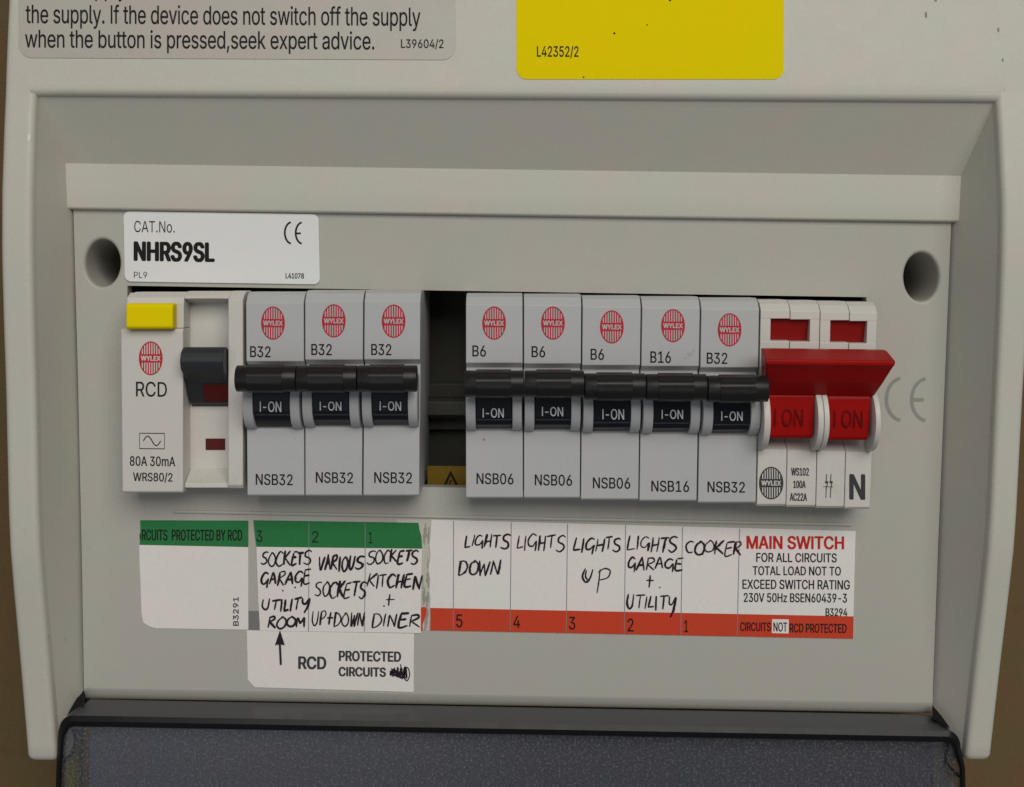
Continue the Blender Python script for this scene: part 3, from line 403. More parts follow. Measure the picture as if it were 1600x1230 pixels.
def hand(mb, t, x0, y0, x1, y1, d=1.6, wd=3.25, slope=SL, lean=0.10, seed=0, rise=0.0, mat='pen'):
    rnd = random.Random(hash((t, seed, int(x0))) if False else sum(map(ord, t))*7+int(x0)+seed)
    adv = [HW[c][0]*rnd.uniform(.85, 1.15) for c in t]; gap = 0.10
    tot = sum(adv)+gap*(len(t)-1); h = y1-y0; sx = (x1-x0)/tot; cx = 0
    for c, a in zip(t, adv):
        dy = rnd.uniform(-.09, .07)*h; hs = rnd.uniform(.88, 1.1); ln = lean*h*rnd.uniform(.3, 1.7)
        for st in HW[c][1]:
            pts = []
            for x, y in st:
                px = x0+(cx+x*a/HW[c][0])*sx + ln*(1-y) + rnd.uniform(-.6, .6); py = y0+y*h*hs+dy+rnd.uniform(-.8, .8)
                py += (slope+rise)*(px-(x0+x1)/2); pts.append((px, py))
            pts = spline(pts) if len(pts) > 2 else spline([pts[0], (lerp(pts[0][0], pts[1][0], .5)+rnd.uniform(-.5, .5), lerp(pts[0][1], pts[1][1], .5)), pts[1]])
            n = len(pts); _dep[0] = (_dep[0]+1) % 40
            w0 = rnd.uniform(.72, 1.18)*wd
            ribbon(mb, pts, [w0*(1.05-.45*abs(2*i/(n-1)-1)**3)*rnd.uniform(.86, 1.12) for i in range(n)], d+_dep[0]*0.004, mat)
            if rnd.random() < .16:      # a stroke gone over twice
                ribbon(mb, [(x+rnd.uniform(.6, 1.8), y+rnd.uniform(-1, 1)) for x, y in pts[:max(3, int(n*.8))]], w0*.7, d+.18+_dep[0]*0.004, mat)
        cx += a+gap
def logo(mb, cx, cy, d, mat='logo', txt='breaker', rx=18.5, ry=26):
    N_ = 40; e = lambda t, k=0: (cx+(rx-k)*math.cos(t), cy+(ry-k)*math.sin(t))
    ribbon(mb, [e(2*math.pi*i/N_, .9) for i in range(N_)], 1.9, d, mat, closed=True)
    bh = 6.4; ar = rx*math.sqrt(1-(bh/ry)**2)-.5
    mb.add([PT(cx-ar, cy-bh, d+.06), PT(cx+ar, cy-bh, d+.06), PT(cx+rx-.6, cy, d+.06), PT(cx+ar, cy+bh, d+.06), PT(cx-ar, cy+bh, d+.06), PT(cx-rx+.6, cy, d+.06)], [[0, 1, 2, 3, 4, 5]], mat)
    for i in range(-4, 5):
        x = i*3.75; wv = .95; yy = (ry-1)*math.sqrt(max(0, 1-(x/(rx-.5))**2))
        if yy < bh+1: continue
        for s in (-1, 1):
            mb.add([PT(cx+x-wv, cy+s*bh*.8, d+.03), PT(cx+x+wv, cy+s*bh*.8, d+.03), PT(cx+x+wv, cy+s*yy, d+.03), PT(cx+x-wv, cy+s*yy, d+.03)], [[0, 1, 2, 3]], mat)
    text(mb, 'WYLEX', cx-15.5, cy-3.8, cx+15.5, cy+3.8, d+.15, txt, bold=0.5)
def rrect(x0, y0, x1, y1, r, corners='1111', slope=SL, n=6, ny=0):
    """rounded outline: corners tl tr br bl"""
    out = []; xc = (x0+x1)/2
    cs = [(x0, y0, 1, 1, 180), (x1, y0, -1, 1, 270), (x1, y1, -1, -1, 0), (x0, y1, 1, -1, 90)]
    for (x, y, sx, sy, a0), c in zip(cs, corners):
        if c == '0': out.append((x, y)); continue
        for i in range(n+1):
            a = math.radians(a0+90*i/n); out.append((x+sx*r+r*math.cos(a), y+sy*r+r*math.sin(a)))
    return [(x, y+slope*(x-xc)) for x, y in out]

# ============================================================ THE SETTING
mb = MB()
rows = [[Vector((-4000*U, 330*U, 3000*U)), Vector((4000*U, 330*U, 3000*U))], [Vector((-4000*U, 330*U, -3000*U)), Vector((4000*U, 330*U, -3000*U))]]
mb.grid(rows, 'board'); o = mb.build('wall'); o['kind'] = 'structure'

# ============================================================ CONSUMER UNIT
unit = thing('consumer_unit', 'grey plastic consumer unit housing with deep hooded front and open smoked flap', 'fuse box', PT(790, 1080, 0))
XLo, XLi, XRi, XRo = -751.0, -705.0, 716.0, 757.0
def zof(px, py, d): return W(px, py, d).z
ST = [145, 160, 180, 200, 230, 260, 300, 340, 380, 420, 460, 500, 560, 620, 680, 740, 800, 830, 861, 890, 928, 975, 1020, 1060, 1100, 1140, 1164, 1180]
def arc(c, r, a0, a1, n=5): return [(c[0]+r*math.cos(math.radians(lerp(a0, a1, i/n))), c[1]+r*math.sin(math.radians(lerp(a0, a1, i/n)))) for i in range(n+1)]
mb = MB()
def rimprof(side, py, shrink=0):
    """points (X, depth) of one side rim from the wall to the inner cheek"""
    d = drim(py); f = 1 if side > 0 else -1
    xo = (XRo if side > 0 else -XLo) - shrink; xi = (XRi if side > 0 else -XLi) + shrink*0.5
    if side > 0: xi = tab([(145, 703), (200, 706), (340, 712), (600, 716), (1190, 717)])(py) + shrink*.5
    r = 9
    pts = [(xo+10, -330), (xo+4, d-90), (xo, d-r-14), (xo, d-r)]+arc((xo-r, d-r), r, 0, 90)[1:]
    pts += [(xo-r-4, d)] + [(xi+r+3, d)] + arc((xi+r, d-r), r, 90, 180)[0:] + [(xi-1.2, d-r-8)]
    return [(f*x, dd) for x, dd in pts]
pxside = {-1: 30, 1: 1565}
CH = {}
for side in (-1, 1):
    rows = []
    for y in ST:
        pr = rimprof(side, y); z = zof(pxside[side], y, drim(y))
        rows.append([Vector((x, -d, z))*U for x, d in pr])
    # rounded lower end
    z0 = zof(pxside[side], 1180, drim(1180))
    for a in (20, 40, 60, 80, 90):
        s_ = 10*(1-math.cos(math.radians(a))); pr = rimprof(side, 1190, s_*.8)
        off = 12*math.sin(math.radians(a))
        rows.append([Vector((x, -(d if d < -200 else d-s_*1.3), z0-off))*U for x, d in pr])
    CH[side] = [r[-1] for r in rows]
    rows.append([(r+Vector((0, 30*U, 0))) if i > 2 and i < len(rows[-1])-1 else r for i, r in enumerate([Vector((p.x, p.y, p.z)) for p in rows[-1]])])
    mb.grid(rows, 'housing')
    # inner cheek
    if side < 0: back = [(109, 170, -6), (115.5, 334, -6), (119, 500, -6), (125, 700, -6), (128, 880, -6), (131, 1085, -6), (131.5, 1112, -6), (122, 1152, 12), (99, 1190, 36)]
    else: back = [(1494, 180, -6), (1486, 352, -6), (1480, 500, -6), (1472, 700, -6), (1464.5, 900, -6), (1457.5, 1100, -6), (1454, 1210, -6)]
    bk = [W(*b)*U for b in back]
    n = len(CH[side])
    # resample the back line to n points; the first ones bunch at the hood
    tt = []
    acc = [0]
    for a, b in zip(bk, bk[1:]): acc.append(acc[-1]+(b-a).length)
    front = CH[side]; fa = [0]
    for a, b in zip(front, front[1:]): fa.append(fa[-1]+(b-a).length)
    bpts = []
    for k in range(n):
        s_ = fa[k]/fa[-1]*acc[-1]
        for i in range(len(acc)-1):
            if s_ <= acc[i+1]+1e-12:
                bpts.append(bk[i].lerp(bk[i+1], (s_-acc[i])/(acc[i+1]-acc[i]))); break
        else: bpts.append(bk[-1])
    for q in bk[1:-1]:
        k = min(range(1, n-1), key=lambda i: (bpts[i]-q).length); bpts[k] = q
    rows = [front] + [[f.lerp(b, t) for f, b in zip(front, bpts)] for t in (.25, .5, .75)] + [bpts]
    mb.grid(rows, 'housing')
# top front face, rounded into the hood wall
NX = 24
def toprow(pyL, pyR, dL, xL=None, xR=None):
    out = []
    for i in range(NX+1):
        t = i/NX; out.append((t, lerp(pyL, pyR, t), dL))
    return out
rows = []
yy = [-260, -230, -200, -150, -100, -60, -20, 0, 40, 80, 110, 130]
zL, zR = [], []
XiL = XLi; XiR = 703.0
for y in yy:
    d = drim(y); zl = zof(30, y, d); zr = zof(1565, y+0, d)
    rows.append([Vector((lerp(XiL-9-3, XiR+9+3, i/NX), -d, lerp(zl, zr, i/NX)))*U for i in range(NX+1)])
d145 = drim(145); r = 11
zl, zr = zof(30, 145, d145), zof(1565, 145, d145)
# rim-to-hood edge is 10 px lower at the right in the photograph
zeL, zeR = zof(52, 147, d145), zof(1553, 157, d145)
for a in (0, 20, 40, 60, 75, 88):
    dz = r*math.sin(math.radians(a)); dd = r*(1-math.cos(math.radians(a)))
    rows.append([Vector((lerp(XiL-9*(1-a/88)-3*(1-a/88), XiR+12*(1-a/88), i/NX), -(d145-dd), lerp(zeL, zeR, i/NX)+r*.8-dz))*U for i in range(NX+1)])
hoodtop = [p+Vector(((2*i/NX-1)*4*U, 0, 0)) for i, p in enumerate(rows[-1])]
hb = [W(lerp(93, 1513, i/NX), lerp(255, 275, i/NX), 11)*U for i in range(NX+1)]
for t in (0, .05, .5, .97, 1): rows.append([a.lerp(b, t) for a, b in zip(hoodtop, hb)])
mb.grid(rows, 'housing')
for side in (-1, 1):
    pr = rimprof(side, 145); z = zof(pxside[side], 145, drim(145))
    ra = [Vector((x, -d, z))*U for x, d in pr[-8:]]
    rb_ = [(r_[0] if side < 0 else r_[-1]) for r_ in rows[11:11+8]]
    mb.grid([ra, [a.lerp(b, .5) for a, b in zip(ra, rb_)], rb_], 'housing')
# side shoulders of the top part (rims carried upwards)
for side in (-1, 1):
    rows = []
    for y in yy+[145]:
        d = drim(y); z = zof(pxside[side], y, d); xo = (XRo if side > 0 else -XLo)
        rows.append([Vector((side*x, -dd, z))*U for x, dd in [(xo+10, -330), (xo+4, d-90), (xo, d-23), (xo, d-9)]+arc((xo-9, d-9), 9, 0, 90)[1:]+[(xo-13, d), ((XiR if side > 0 else -XiL)+12-.5, d)]])
    mb.grid(rows, 'housing')
# hood band and its rounded lower edge down to the panel
rows = []
for yl, yr, d in ((255, 275, 11), (257, 277, 11), (290, 312, 11), (322, 343, 11), (324, 345, 10.6), (325.5, 346.5, 9), (326.5, 347.5, 6.5), (327, 348, -4)):
    rows.append([PT(lerp(94, 1512, i/NX), lerp(yl, yr, i/NX), d, 11) for i in range(NX+1)] if d < 11 else [W(lerp(93+(yl-255)*.014, 1513-(yr-275)*.04, i/NX), lerp(yl, yr, i/NX), d)*U for i in range(NX+1)])
mb.grid(rows, 'housing')
mb.build('front_housing', unit, smooth=38)

# ---- front panel with its opening and two screw wells
def oy(x): return 446.5+(x-200)*0.0155
def oyb(x): return 753.0+(x-200)*0.0175
open_poly = [(199, oy(199)), (690, oy(690)), (1354, oy(1354)), (1356, oyb(1356)), (690, oyb(690)), (199, oyb(199))]
def ell(cx, cy, rx, ry, n=40): return [(cx+rx*math.cos(2*math.pi*i/n), cy+ry*math.sin(2*math.pi*i/n)) for i in range(n)]
wells = [(160, 411, 27, 37), (1440, 433, 27, 38)]
outer = [(114, 322), (1488, 343), (1486, 352), (1476, 600), (1466, 850), (1457.6, 1082), (1457.4, 1098), (131.2, 1075), (128, 880), (122, 600), (115, 335)]
polys = [outer, open_poly] + [ell(cx, cy, rx+4.5, ry+5) for cx, cy, rx, ry in wells]
pl = [[Vector((x, -y, 0)) for x, y in p] for p in polys]
flat = [p for q in polys for p in q]
mb = MB()
mb.add([PT(x, y, 0) for x, y in flat], [list(t) for t in tessellate_polygon(pl)], 'panel')
# opening walls
rows = [[PT(x, y, d, 0) for x, y in open_poly] for d in (0, -25)]; mb.grid(rows, 'panel', closed=True)
for cx, cy, rx, ry in wells:
    rows = []
    for k, d in ((5, 0), (3.2, -.5), (1.5, -2), (.4, -4.5), (0, -8), (-1.5, -60), (-3, -150), (-4, -280)): rows.append([PT(x, y, d, 0) for x, y in ell(cx, cy, rx+k, ry+k)])
    mb.grid(rows, 'panel', closed=True)
    fl = [PT(x, y, -280, 0) for x, y in ell(cx, cy, rx-4, ry-4)]; mb.add(fl, [list(range(len(fl)))], 'void')
# fold at the lower edge
rows = []
for k, d in ((2, 0), (4, -.4), (7, -1.6), (12, -4), (19, -8), (22, -12), (23, -60)): rows.append([PT(lerp(131.2, 1457.2, i/20), lerp(1079, 1102, i/20)-6+k, d, 0) for i in range(21)])
mb.grid(rows, 'panel')
mb.build('front_panel', unit, smooth=35)
# moulded line below the opening
mb = MB(); mb.extr([(797.5, -1), (798.5, 2.2), (801, 2.6), (803.5, 2.0), (804.5, -1)], 272, 800, 'panel', 0)
mb = MB()
a = [(lerp(272, 1330, i/12), lerp(799, 819.5, i/12)) for i in range(13)]
mb.grid([[PT(x, y+k, d, 0) for x, y in a] for k, d in ((-2.5, -1), (-2, 2.8), (0, 3.4), (2, 3), (3, -1))], 'panel')
mb.build('moulded_ridge', unit)
# raised CE mark
mb = MB()
def cearc(cx, cy, rx, ry, a0, a1): return [(cx+rx*math.cos(math.radians(lerp(a0, a1, i/14))), cy+ry*math.sin(math.radians(lerp(a0, a1, i/14)))) for i in range(15)]
def ce(mb, cxs, cy, rx, ry, wd, d, mat, gap, bar):
    for c in cxs: ribbon(mb, cearc(c, cy+(c-cxs[0])*SL, rx, ry, 262, 98), wd, d, mat)
    ribbon(mb, [(cxs[1]-rx+.5, cy+.8), (cxs[1]-bar, cy+.8)], wd, d+.05, mat)
ce(mb, (1410, 1449.5), 624, 25, 33, 5.2, .5, 'cemark', 0, 6)
mb.build('moulded_mark', unit, smooth=0)
# solid black wedges standing in for the shaded gaps at the flap pivots
for side in (-1, 1):
    mb = MB()
    if side < 0: q = [(131, 1078), (131, 1103), (126, 1103), (112, 1112), (105, 1118), (110, 1108), (120, 1091), (127, 1084)]
    else: q = [(1457, 1102), (1457, 1124), (1470, 1127), (1477, 1133), (1484, 1137), (1475, 1124), (1468, 1115)]
    q = [(x, y) for x, y in q]
    mb.plate(q, 6, (lambda y: tab([(1078, 14), (1118, 44), (1137, 50)])(y)) if side < 0 else (lambda y: tab([(1100, 14), (1137, 50)])(y)), 'edge')
    mb.build('pivot_gap_shade', unit)
# apron below, behind the flap
mb = MB()
rows = [[W(lerp(140, 1457, i/12), lerp(yl, yr, i/12), d)*U for i in range(13)] for yl, yr, d in ((1112, 1134, -10), (1125, 1147, -6), (1330, 1350, -6))]
mb.grid(rows, 'apron'); mb.grid([[W(x, y, d)*U for y in (1112, 1330)] for x, d in ((140, -6), (144, -120))], 'apron')
mb.grid([[W(x, y, d)*U for y in (1134, 1350)] for x, d in ((1457, -6), (1452, -120))], 'apron')
mb.build('lower_apron', unit)
mb = MB(); mb.plate([(1459, 1178), (1466, 1186), (1478, 1198), (1487, 1212), (1491, 1230), (1493, 1300), (1459, 1300)], -30, 0, 'panel')
mb.build('corner_web', unit)

# ---- smoked flap, open and hanging
def lidpath(off, d, n=8):
    """inverted U outline of the flap, off = inset"""
    xl, xr = 88+off, 1511-off
    pts = [(xl-3, 1330), (xl, 1200), (xl+3, 1150+0)]
    r = 20-off*.5
    for i in range(1, n+1):
        a = math.radians(180+90*i/n); pts.append((xl+4+r+r*math.cos(a), 1118+off*2+r*1.3+r*1.3*math.sin(a)))
    for i in range(1, 16): t = i/16; pts.append((lerp(xl+24, xr-34, t), lerp(1118, 1142, t)+off*2))
    for i in range(0, n+1):
        a = math.radians(270+90*i/n); pts.append((xr-10-r+r*math.cos(a), 1142+off*2+r*1.3+r*1.3*math.sin(a)))
    pts += [(xr-3, 1200), (xr, 1350)]
    return [PT(x, y, d) for x, y in pts]
flap = MB()
fo, fi = lidpath(0, 50), lidpath(8, 50)
mid = lidpath(4.5, 54)
flap.grid([lidpath(1, 30), fo, mid, fi, lidpath(9, 38)], 'edge')
flap.build('flap_edge', unit, smooth=50)
fw = MB(); NN = 16
rows = []
for t, d in ((0, 4), (.05, 9), (.5, 28), (1, 47)):
    rows.append([W(lerp(lerp(141, 106, t), lerp(1452, 1492, t), i/NN), lerp(lerp(1093, 1117, i/NN), lerp(1122, 1146, i/NN), t), d)*U for i in range(NN+1)])
fw.grid(rows, 'smoked_wall'); fw.grid([[p+Vector((0, 0, -9*U)) for p in r] for r in rows], 'edge')
fw.build('flap_top_wall', unit)
fs = MB(); n_ = len(fi)
inn = lidpath(8, 42); 
fs.add(inn, [list(range(len(inn)))], 'smoked')
fs.build('flap_window', unit)
hp = MB()
def pin(q, d):
    hp = MB(); hp.plate(q, 10, d, 'edge'); hp.build('pivot_pin', unit, bevel=.8, seg=1)
for (q, d) in (([(113, 1144), (119, 1144), (119.5, 1160), (117, 1176), (113.5, 1176), (114, 1160)], 20), ([(95, 1190), (113, 1174), (117, 1177), (97, 1195)], 20), ([(103, 1140), (126, 1140), (121, 1148), (107, 1148)], 20)):
    pin(q, d)
for (q, d) in (([(1473, 1160), (1487, 1160), (1483, 1172), (1480, 1180), (1480, 1196), (1476, 1196), (1476, 1178)], 20), ([(1478, 1194), (1481, 1192), (1502, 1213), (1502, 1217), (1492, 1212)], 20)):
    pin(q, d)

# ---- inside the box: backing and rail
mb = MB()
bw = [PT(192, 400, -170, 0), PT(1378, 400, -170, 0), PT(1378, 850, -170, 0), PT(192, 850, -170, 0)]
fr = [PT(192, 400, -26, 0), PT(1378, 400, -26, 0), PT(1378, 850, -26, 0), PT(192, 850, -26, 0)]
mb.add(bw+fr, [[0, 1, 2, 3], [0, 1, 5, 4], [1, 2, 6, 5], [2, 3, 7, 6], [3, 0, 4, 7]], 'void')
mb.build('inner_box', unit)
rl = MB(); rl.extr([(620, -150), (620, -112), (625, -104), (645, -104), (650, -112), (650, -150)], 198, 1372, 'rail', -140)
rl.extr([(600, -165), (600, -146), (672, -146), (672, -165)], 198, 1372, 'void', -140)
tag(rl.build('mounting_rail', None, bevel=1.2, base=PT(790, 652, -200)), 'dull dark horizontal rail across the empty gap between the two banks of breakers', 'rail')
wl = MB(); wl.plate([(668, 728), (732, 728.5), (732, 790), (668, 790)], -48, -42, 'amber')
tg = [(704, 739), (690, 770), (720, 770)]
ribbon(wl, [tg[0], tg[1], tg[2]], 7.5, -41.5, 'ink', closed=True)
ribbon(wl, [(705, 750), (701.5, 757), (706, 757), (702.5, 765)], 2.2, -41.3, 'ink')
tag(wl.build('warning_sticker', None, base=PT(700, 770, -48)), 'dark yellow warning sticker with black triangle at the bottom of the empty breaker gap', 'sticker')

# ============================================================ DEVICES
B = 75.0
GB = 'miniature circuit breakers clipped side by side in the unit'
def breaker(L0, L1, R0_, R1, yt, yb, tog, label, rating, rb, code, cb, onb, lg):
    """L0/L1 left edge at top/bottom, R likewise; tog = toggle centre y; rb, cb, onb = lettering boxes"""
    yc = (yt+yb)/2
    xl = lambda y: lerp(L0, L1, (y-yt)/(yb-yt)); xr = lambda y: lerp(R0_, R1, (y-yt)/(yb-yt))
    t = thing('circuit_breaker', label, 'circuit breaker', PT((L0+R0_)/2, yb, 0, B), GB)
    m = MB(); g = .55
    yd = yt+(671-457)      # where the raised nose meets the lower face
    m.extr([(yt, -150), (yt, B-26), (yt+5, B-12), (yt+17, B), (yt+108, B), (yt+116, B-12), (yd-12, B-12), (yd+1, B), (yb-3, B), (yb, B-4), (yb, -150)],
           lambda y: xl(y)+g, lambda y: xr(y)-g, 'breaker', B)
    m.build('body', t, bevel=1.1, seg=2)
    tr = tog-(tog-430)*78/2000
    ey = tr+38
    def nose(r_y0, r_y1, dep, n=14):
        p = [(ey-r_y0*math.cos(math.pi*i/n) if i < n/2 else ey-r_y1*math.cos(math.pi*i/n), B-14+(dep+14)*math.sin(math.pi*i/n)**.8) for i in range(n+1)]
        return p
    ym = tr+50
    cL, cR = xl(ym), xr(ym); cw = (cR-cL)
    for a, b in ((cL+1.5, cL+cw*.185), (cR-cw*.185, cR-2)):
        m = MB(); m.extr([(y, d) for y, d in nose(40, yd-ey+1, 36)], a, b, 'breaker', B); m.build('side_guard', t, bevel=1.3, seg=2, smooth=32, bang=50)
    m = MB(); e = yd-5
    m.extr([(tr-6, B-14), (tr-4, B+20), (tr+2, B+38), (tr+24, B+35), (tr+30, B+33), (tr+52, B+33), (tr+58, B+31), (tr+61, B+25), (tr+68, B+20), (e, B+4), (e+1, B-14)], cL+cw*.195, cR-cw*.195, 'gloss', B)
    m.build('rocker', t, bevel=.8, seg=2, smooth=20, bang=30)
    # toggle bar: plain ends, ribbed middle
    m = MB(); td = B+70; n = 28
    rr = 20
    prof = [(tr+rr*math.sin(2*math.pi*i/n), td+(rr-1)*math.cos(2*math.pi*i/n)) for i in range(n)]
    m.extr(prof, cL+.8, cR+.8, 'black', B)
    m.extr([(tr-2, B+30), (tr-6, td), (tr+14, td), (tr+17, B+30)], cL+cw*.26, cR-cw*.26, 'black', B)
    tb = m.build('toggle', t, bevel=1.6, seg=2, smooth=30, bang=60)
    m = MB(); n = 80
    prof = []
    for i in range(n):
        a = 2*math.pi*i/n; r_ = 21.6-0.85*(0.5+0.5*math.cos(a*10)) if math.cos(a) > -.2 else 20.4
        prof.append((tr+r_*math.sin(a), td+r_*math.cos(a)-.4))
    m.extr(prof, cL+cw*.21, cR-cw*.21, 'black', B)
    gp = m.build('ribbed_grip', tb, bevel=0, smooth=40)
    # lettering
    m = MB(); logo(m, lg[0], lg[1], B+.35); m.build('maker_emblem', t)
    m = MB(); text(m, rating, *rb, B+.35, bold=0.3); m.build('rating_lettering', t)
    m = MB(); text(m, code, *cb, B+.35, bold=0.3); m.build('code_lettering', t)
    m = MB(); text(m, 'I-ON', *onb, B+36, 'white', bold=0.25); m.build('switch_lettering', t)
    return t
def zb(o, s, x0, y0, x1, y1): return (o[0]+x0/s, o[1]+y0/s, o[0]+x1/s, o[1]+y1/s)
A5 = ((360, 440), 3.418); A6 = ((640, 440), 3.416); A7 = ((900, 440), 3.416)
breaker(383.5, 386, 475, 476, 456.5, 776, 592, 'grey B32 circuit breaker touching the white RCD, first of three left of the gap', 'B32', zb(*A5, 105, 345, 215, 405), 'NSB32', zb(*A5, 135, 1028, 333, 1088), zb(*A5, 157, 640, 272, 697), (426.5, 505))
breaker(476, 476.5, 568, 566, 454, 776, 592, 'grey B32 circuit breaker in the middle of the three left of the empty gap', 'B32', zb(*A5, 432, 333, 542, 394), 'NSB32', zb(*A5, 456, 1018, 655, 1077), zb(*A5, 477, 641, 593, 690), (521.5, 501.5))
breaker(569, 567, 657.5, 655.5, 453.5, 776, 592, 'grey B32 circuit breaker whose bare right side faces the empty gap', 'B32', zb(*A5, 752, 333, 860, 394), 'NSB32', zb(*A5, 768, 1018, 970, 1078), zb(*A5, 797, 640, 912, 690), (615, 502))
breaker(727.5, 727.5, 817, 817.5, 459, 779.5, 600, 'grey B6 circuit breaker directly right of the empty gap', 'B6', zb(*A6, 335, 341, 408, 401), 'NSB06', zb(*A6, 357, 1023, 555, 1083), zb(*A6, 390, 676, 503, 727), (772, 505))
breaker(818, 818, 909, 906.5, 460, 779.5, 600, 'grey B6 circuit breaker in the middle of the three B6 breakers', 'B6', zb(*A6, 651, 345, 724, 405), 'NSB06', zb(*A6, 668, 1030, 868, 1090), zb(*A6, 706, 669, 820, 719), (864, 505))
breaker(910, 907, 1002, 998, 462.5, 782, 604.5, 'grey B6 circuit breaker standing immediately left of the B16 breaker', 'B6', zb(*A7, 78, 359, 150, 419), 'NSB06', zb(*A7, 90, 1046, 290, 1106), zb(*A7, 141, 680, 257, 737), (956, 511))
breaker(1003, 998.5, 1094.5, 1089, 464, 784, 605.5, 'grey B16 circuit breaker with a grubby smudge near its rating', 'B16', zb(*A7, 397, 373, 507, 435), 'NSB16', zb(*A7, 402, 1063, 604, 1123), zb(*A7, 457, 684, 572, 734), (1051.6, 509))
breaker(1095.5, 1090, 1187, 1181.5, 466, 787, 608, 'grey B32 circuit breaker next to the red main switch', 'B32', zb(*A7, 698, 379, 808, 440), 'NSB32', zb(*A7, 702, 1068, 902, 1127), zb(*A7, 775, 693, 890, 744), (1140, 515.5))

# ---- residual current device
rcd = thing('residual_current_device', 'white RCD with yellow test button and dark grey switch at the left end', 'RCD', PT(285, 770, 0, B))
m = MB()
m.extr([(457, -150), (457, 32), (763, 32), (764, -150)], 197, 378.5, 'cream', B)
m.build('body', rcd, bevel=1)
m = MB()
m.extr([(458, 12), (458, B-22), (465, B-7), (475, B-5), (513, B-5), (513, 12)], 196, 286, 'cream', B)
m.build('button_housing', rcd, bevel=1.5)
m = MB()
m.extr([(513.5, 12), (513.5, B-4), (517, B), (768, B), (771, B-4), (771, 12)], lambda y: lerp(188.5, 191, (y-513)/258), 286, 'cream', B)
m.build('cover_plate', rcd, bevel=1.6)
m = MB()
fl = lambda y: 356.5; frr = lambda y: 379
m.extr([(455, 12), (455, B-26), (461, B-10), (468, B), (758, B), (764, B-5), (765, 12)], 356.5, 379.5, 'cream', B)
m.extr([(455.5, 14), (455.5, B-26), (461.5, B-10.5), (466, B-5), (467.5, B-7), (475, 33), (475, 14)], 286.2, 356.3, 'cream', B)
m.extr([(737, 14), (739, 34), (757, B-10), (764, B-9), (764.5, 14)], 286.2, 356.3, 'cream', B)
m.build('side_frame', rcd, bevel=1.4)
m = MB(); m.extr([(474, B-10), (474, B+14), (478, B+18), (510, B+18), (514, B+14), (514, B-10)], 202, 275, 'yellow', B)
ob = m.build('test_button', rcd, bevel=3.5, seg=3, smooth=0)
m = MB(); n = 90; pr = []
for i in range(12): 
    a = math.radians(lerp(-160, 60, i/11)); pr.append((563+21*math.sin(a), 82+23*math.cos(a)-(1.2 if i % 2 else 0)))
pr += [(586, 84), (592, 76), (600, 66), (612, 60), (632, 46), (641, 30), (642, 18), (545, 18)]
m.extr(pr, 289, 355, 'grey_toggle', B)
tg_ = m.build('toggle', rcd, bevel=1, seg=1)
m = MB()
q = [(602, 67.5), (629, 49.5)]
x0r, x1r = 314, 354
m.add([PT(x0r, 602, 66.5, B), PT(x1r, 602, 66.5, B), PT(x1r, 614, 60.6, B), PT(x0r, 614, 60.6, B), PT(x1r, 630, 49.2, B), PT(x0r, 630, 49.2, B)], [[0, 1, 2, 3], [3, 2, 4, 5]], 'maroon')
m.build('label_window', tg_)
m = MB(); m.extr([(691, 28), (691, 33.5), (709, 33.5), (709, 28)], 311, 342, 'maroon', B); m.build('indicator', rcd)
m = MB(); Z4 = ((180, 440), 3.514)
logo(m, 235.5, 560, B+.35, txt='cream', rx=18.5, ry=26.5); m.build('maker_emblem', rcd)
m = MB(); text(m, 'RCD', *zb(*Z4, 114, 550, 284, 633), B+.35, bold=0.22); m.build('printed_lettering', rcd); m = MB()
ribbon(m, [(218, 677), (257, 677.4), (257, 701.5), (218, 701)], 1.5, B+.35, 'ink', closed=True)
ribbon(m, [(224+27*i/20, 689-7.5*math.sin(2*math.pi*i/20)) for i in range(21)], 1.6, B+.4, 'ink'); m.build('printed_symbol', rcd); m = MB()
text(m, '80A 30mA', *zb(*Z4, 80, 960, 330, 1014), B+.35, bold=0.3); m.build('printed_lettering', rcd); m = MB(); text(m, 'WRS80/2', *zb(*Z4, 98, 1048, 315, 1104), B+.35, bold=0.3)
m.build('printed_lettering', rcd)

# ---- main switch
ms = thing('main_switch', 'cream double pole main switch with wide red handle at the right end', 'main switch', PT(1278, 795, 0, B))
xs = [(1188.5, 1182), (1235, 1228), (1282, 1274.5), (1328, 1319), (1372, 1359.5)]
for i in range(4):
    (a0, a1), (b0, b1) = xs[i], xs[i+1]
    yt = 469+i*1.2; yb = 791.5+i*1.6
    xa = lambda y, a0=a0, a1=a1: lerp(a0, a1, (y-470)/325)+.5
    xb = lambda y, b0=b0, b1=b1: lerp(b0, b1, (y-470)/325)-.5
    oa = lambda y, i=i, xa=xa: xa(y)+(16 if i % 2 == 0 else -.2)
    obx = lambda y, i=i, xb=xb: xb(y)-(15 if i % 2 else -.2)
    m = MB(); k = i*1.3
    w0, w1 = 499+k, 532+k
    m.extr([(yt, -150), (yt, B-26), (yt+6, B-11), (yt+16, B), (w0-1, B), (w0, B-30), (w0, -150)], xa, xb, 'cream', B)
    m.extr([(w1, -150), (w1, B-10), (w1+1, B), (w1+60, B), (w1+62, B-20), (682+k, B-30), (687+k, B-22), (703+k, B), (yb-4, B), (yb, B-4), (yb, -150)], xa, xb, 'cream', B)
    m.extr([(w0-6, -140), (w0-6, B-.4), (w1+6, B-.4), (w1+6, -140)], xa if i % 2 == 0 else obx, oa if i % 2 == 0 else xb, 'cream', B)
    m.build('body_section', ms, bevel=.9, seg=2)
for x0, x1, k in ((1203, 1267, 0), (1296, 1358, 3)):
    m = MB(); m.extr([(497+k, B-60), (497+k, B-9), (515+k, B-13), (534+k, B-17), (534+k, B-60)], x0, x1, 'red_in', B); m.build('indicator_window', ms)
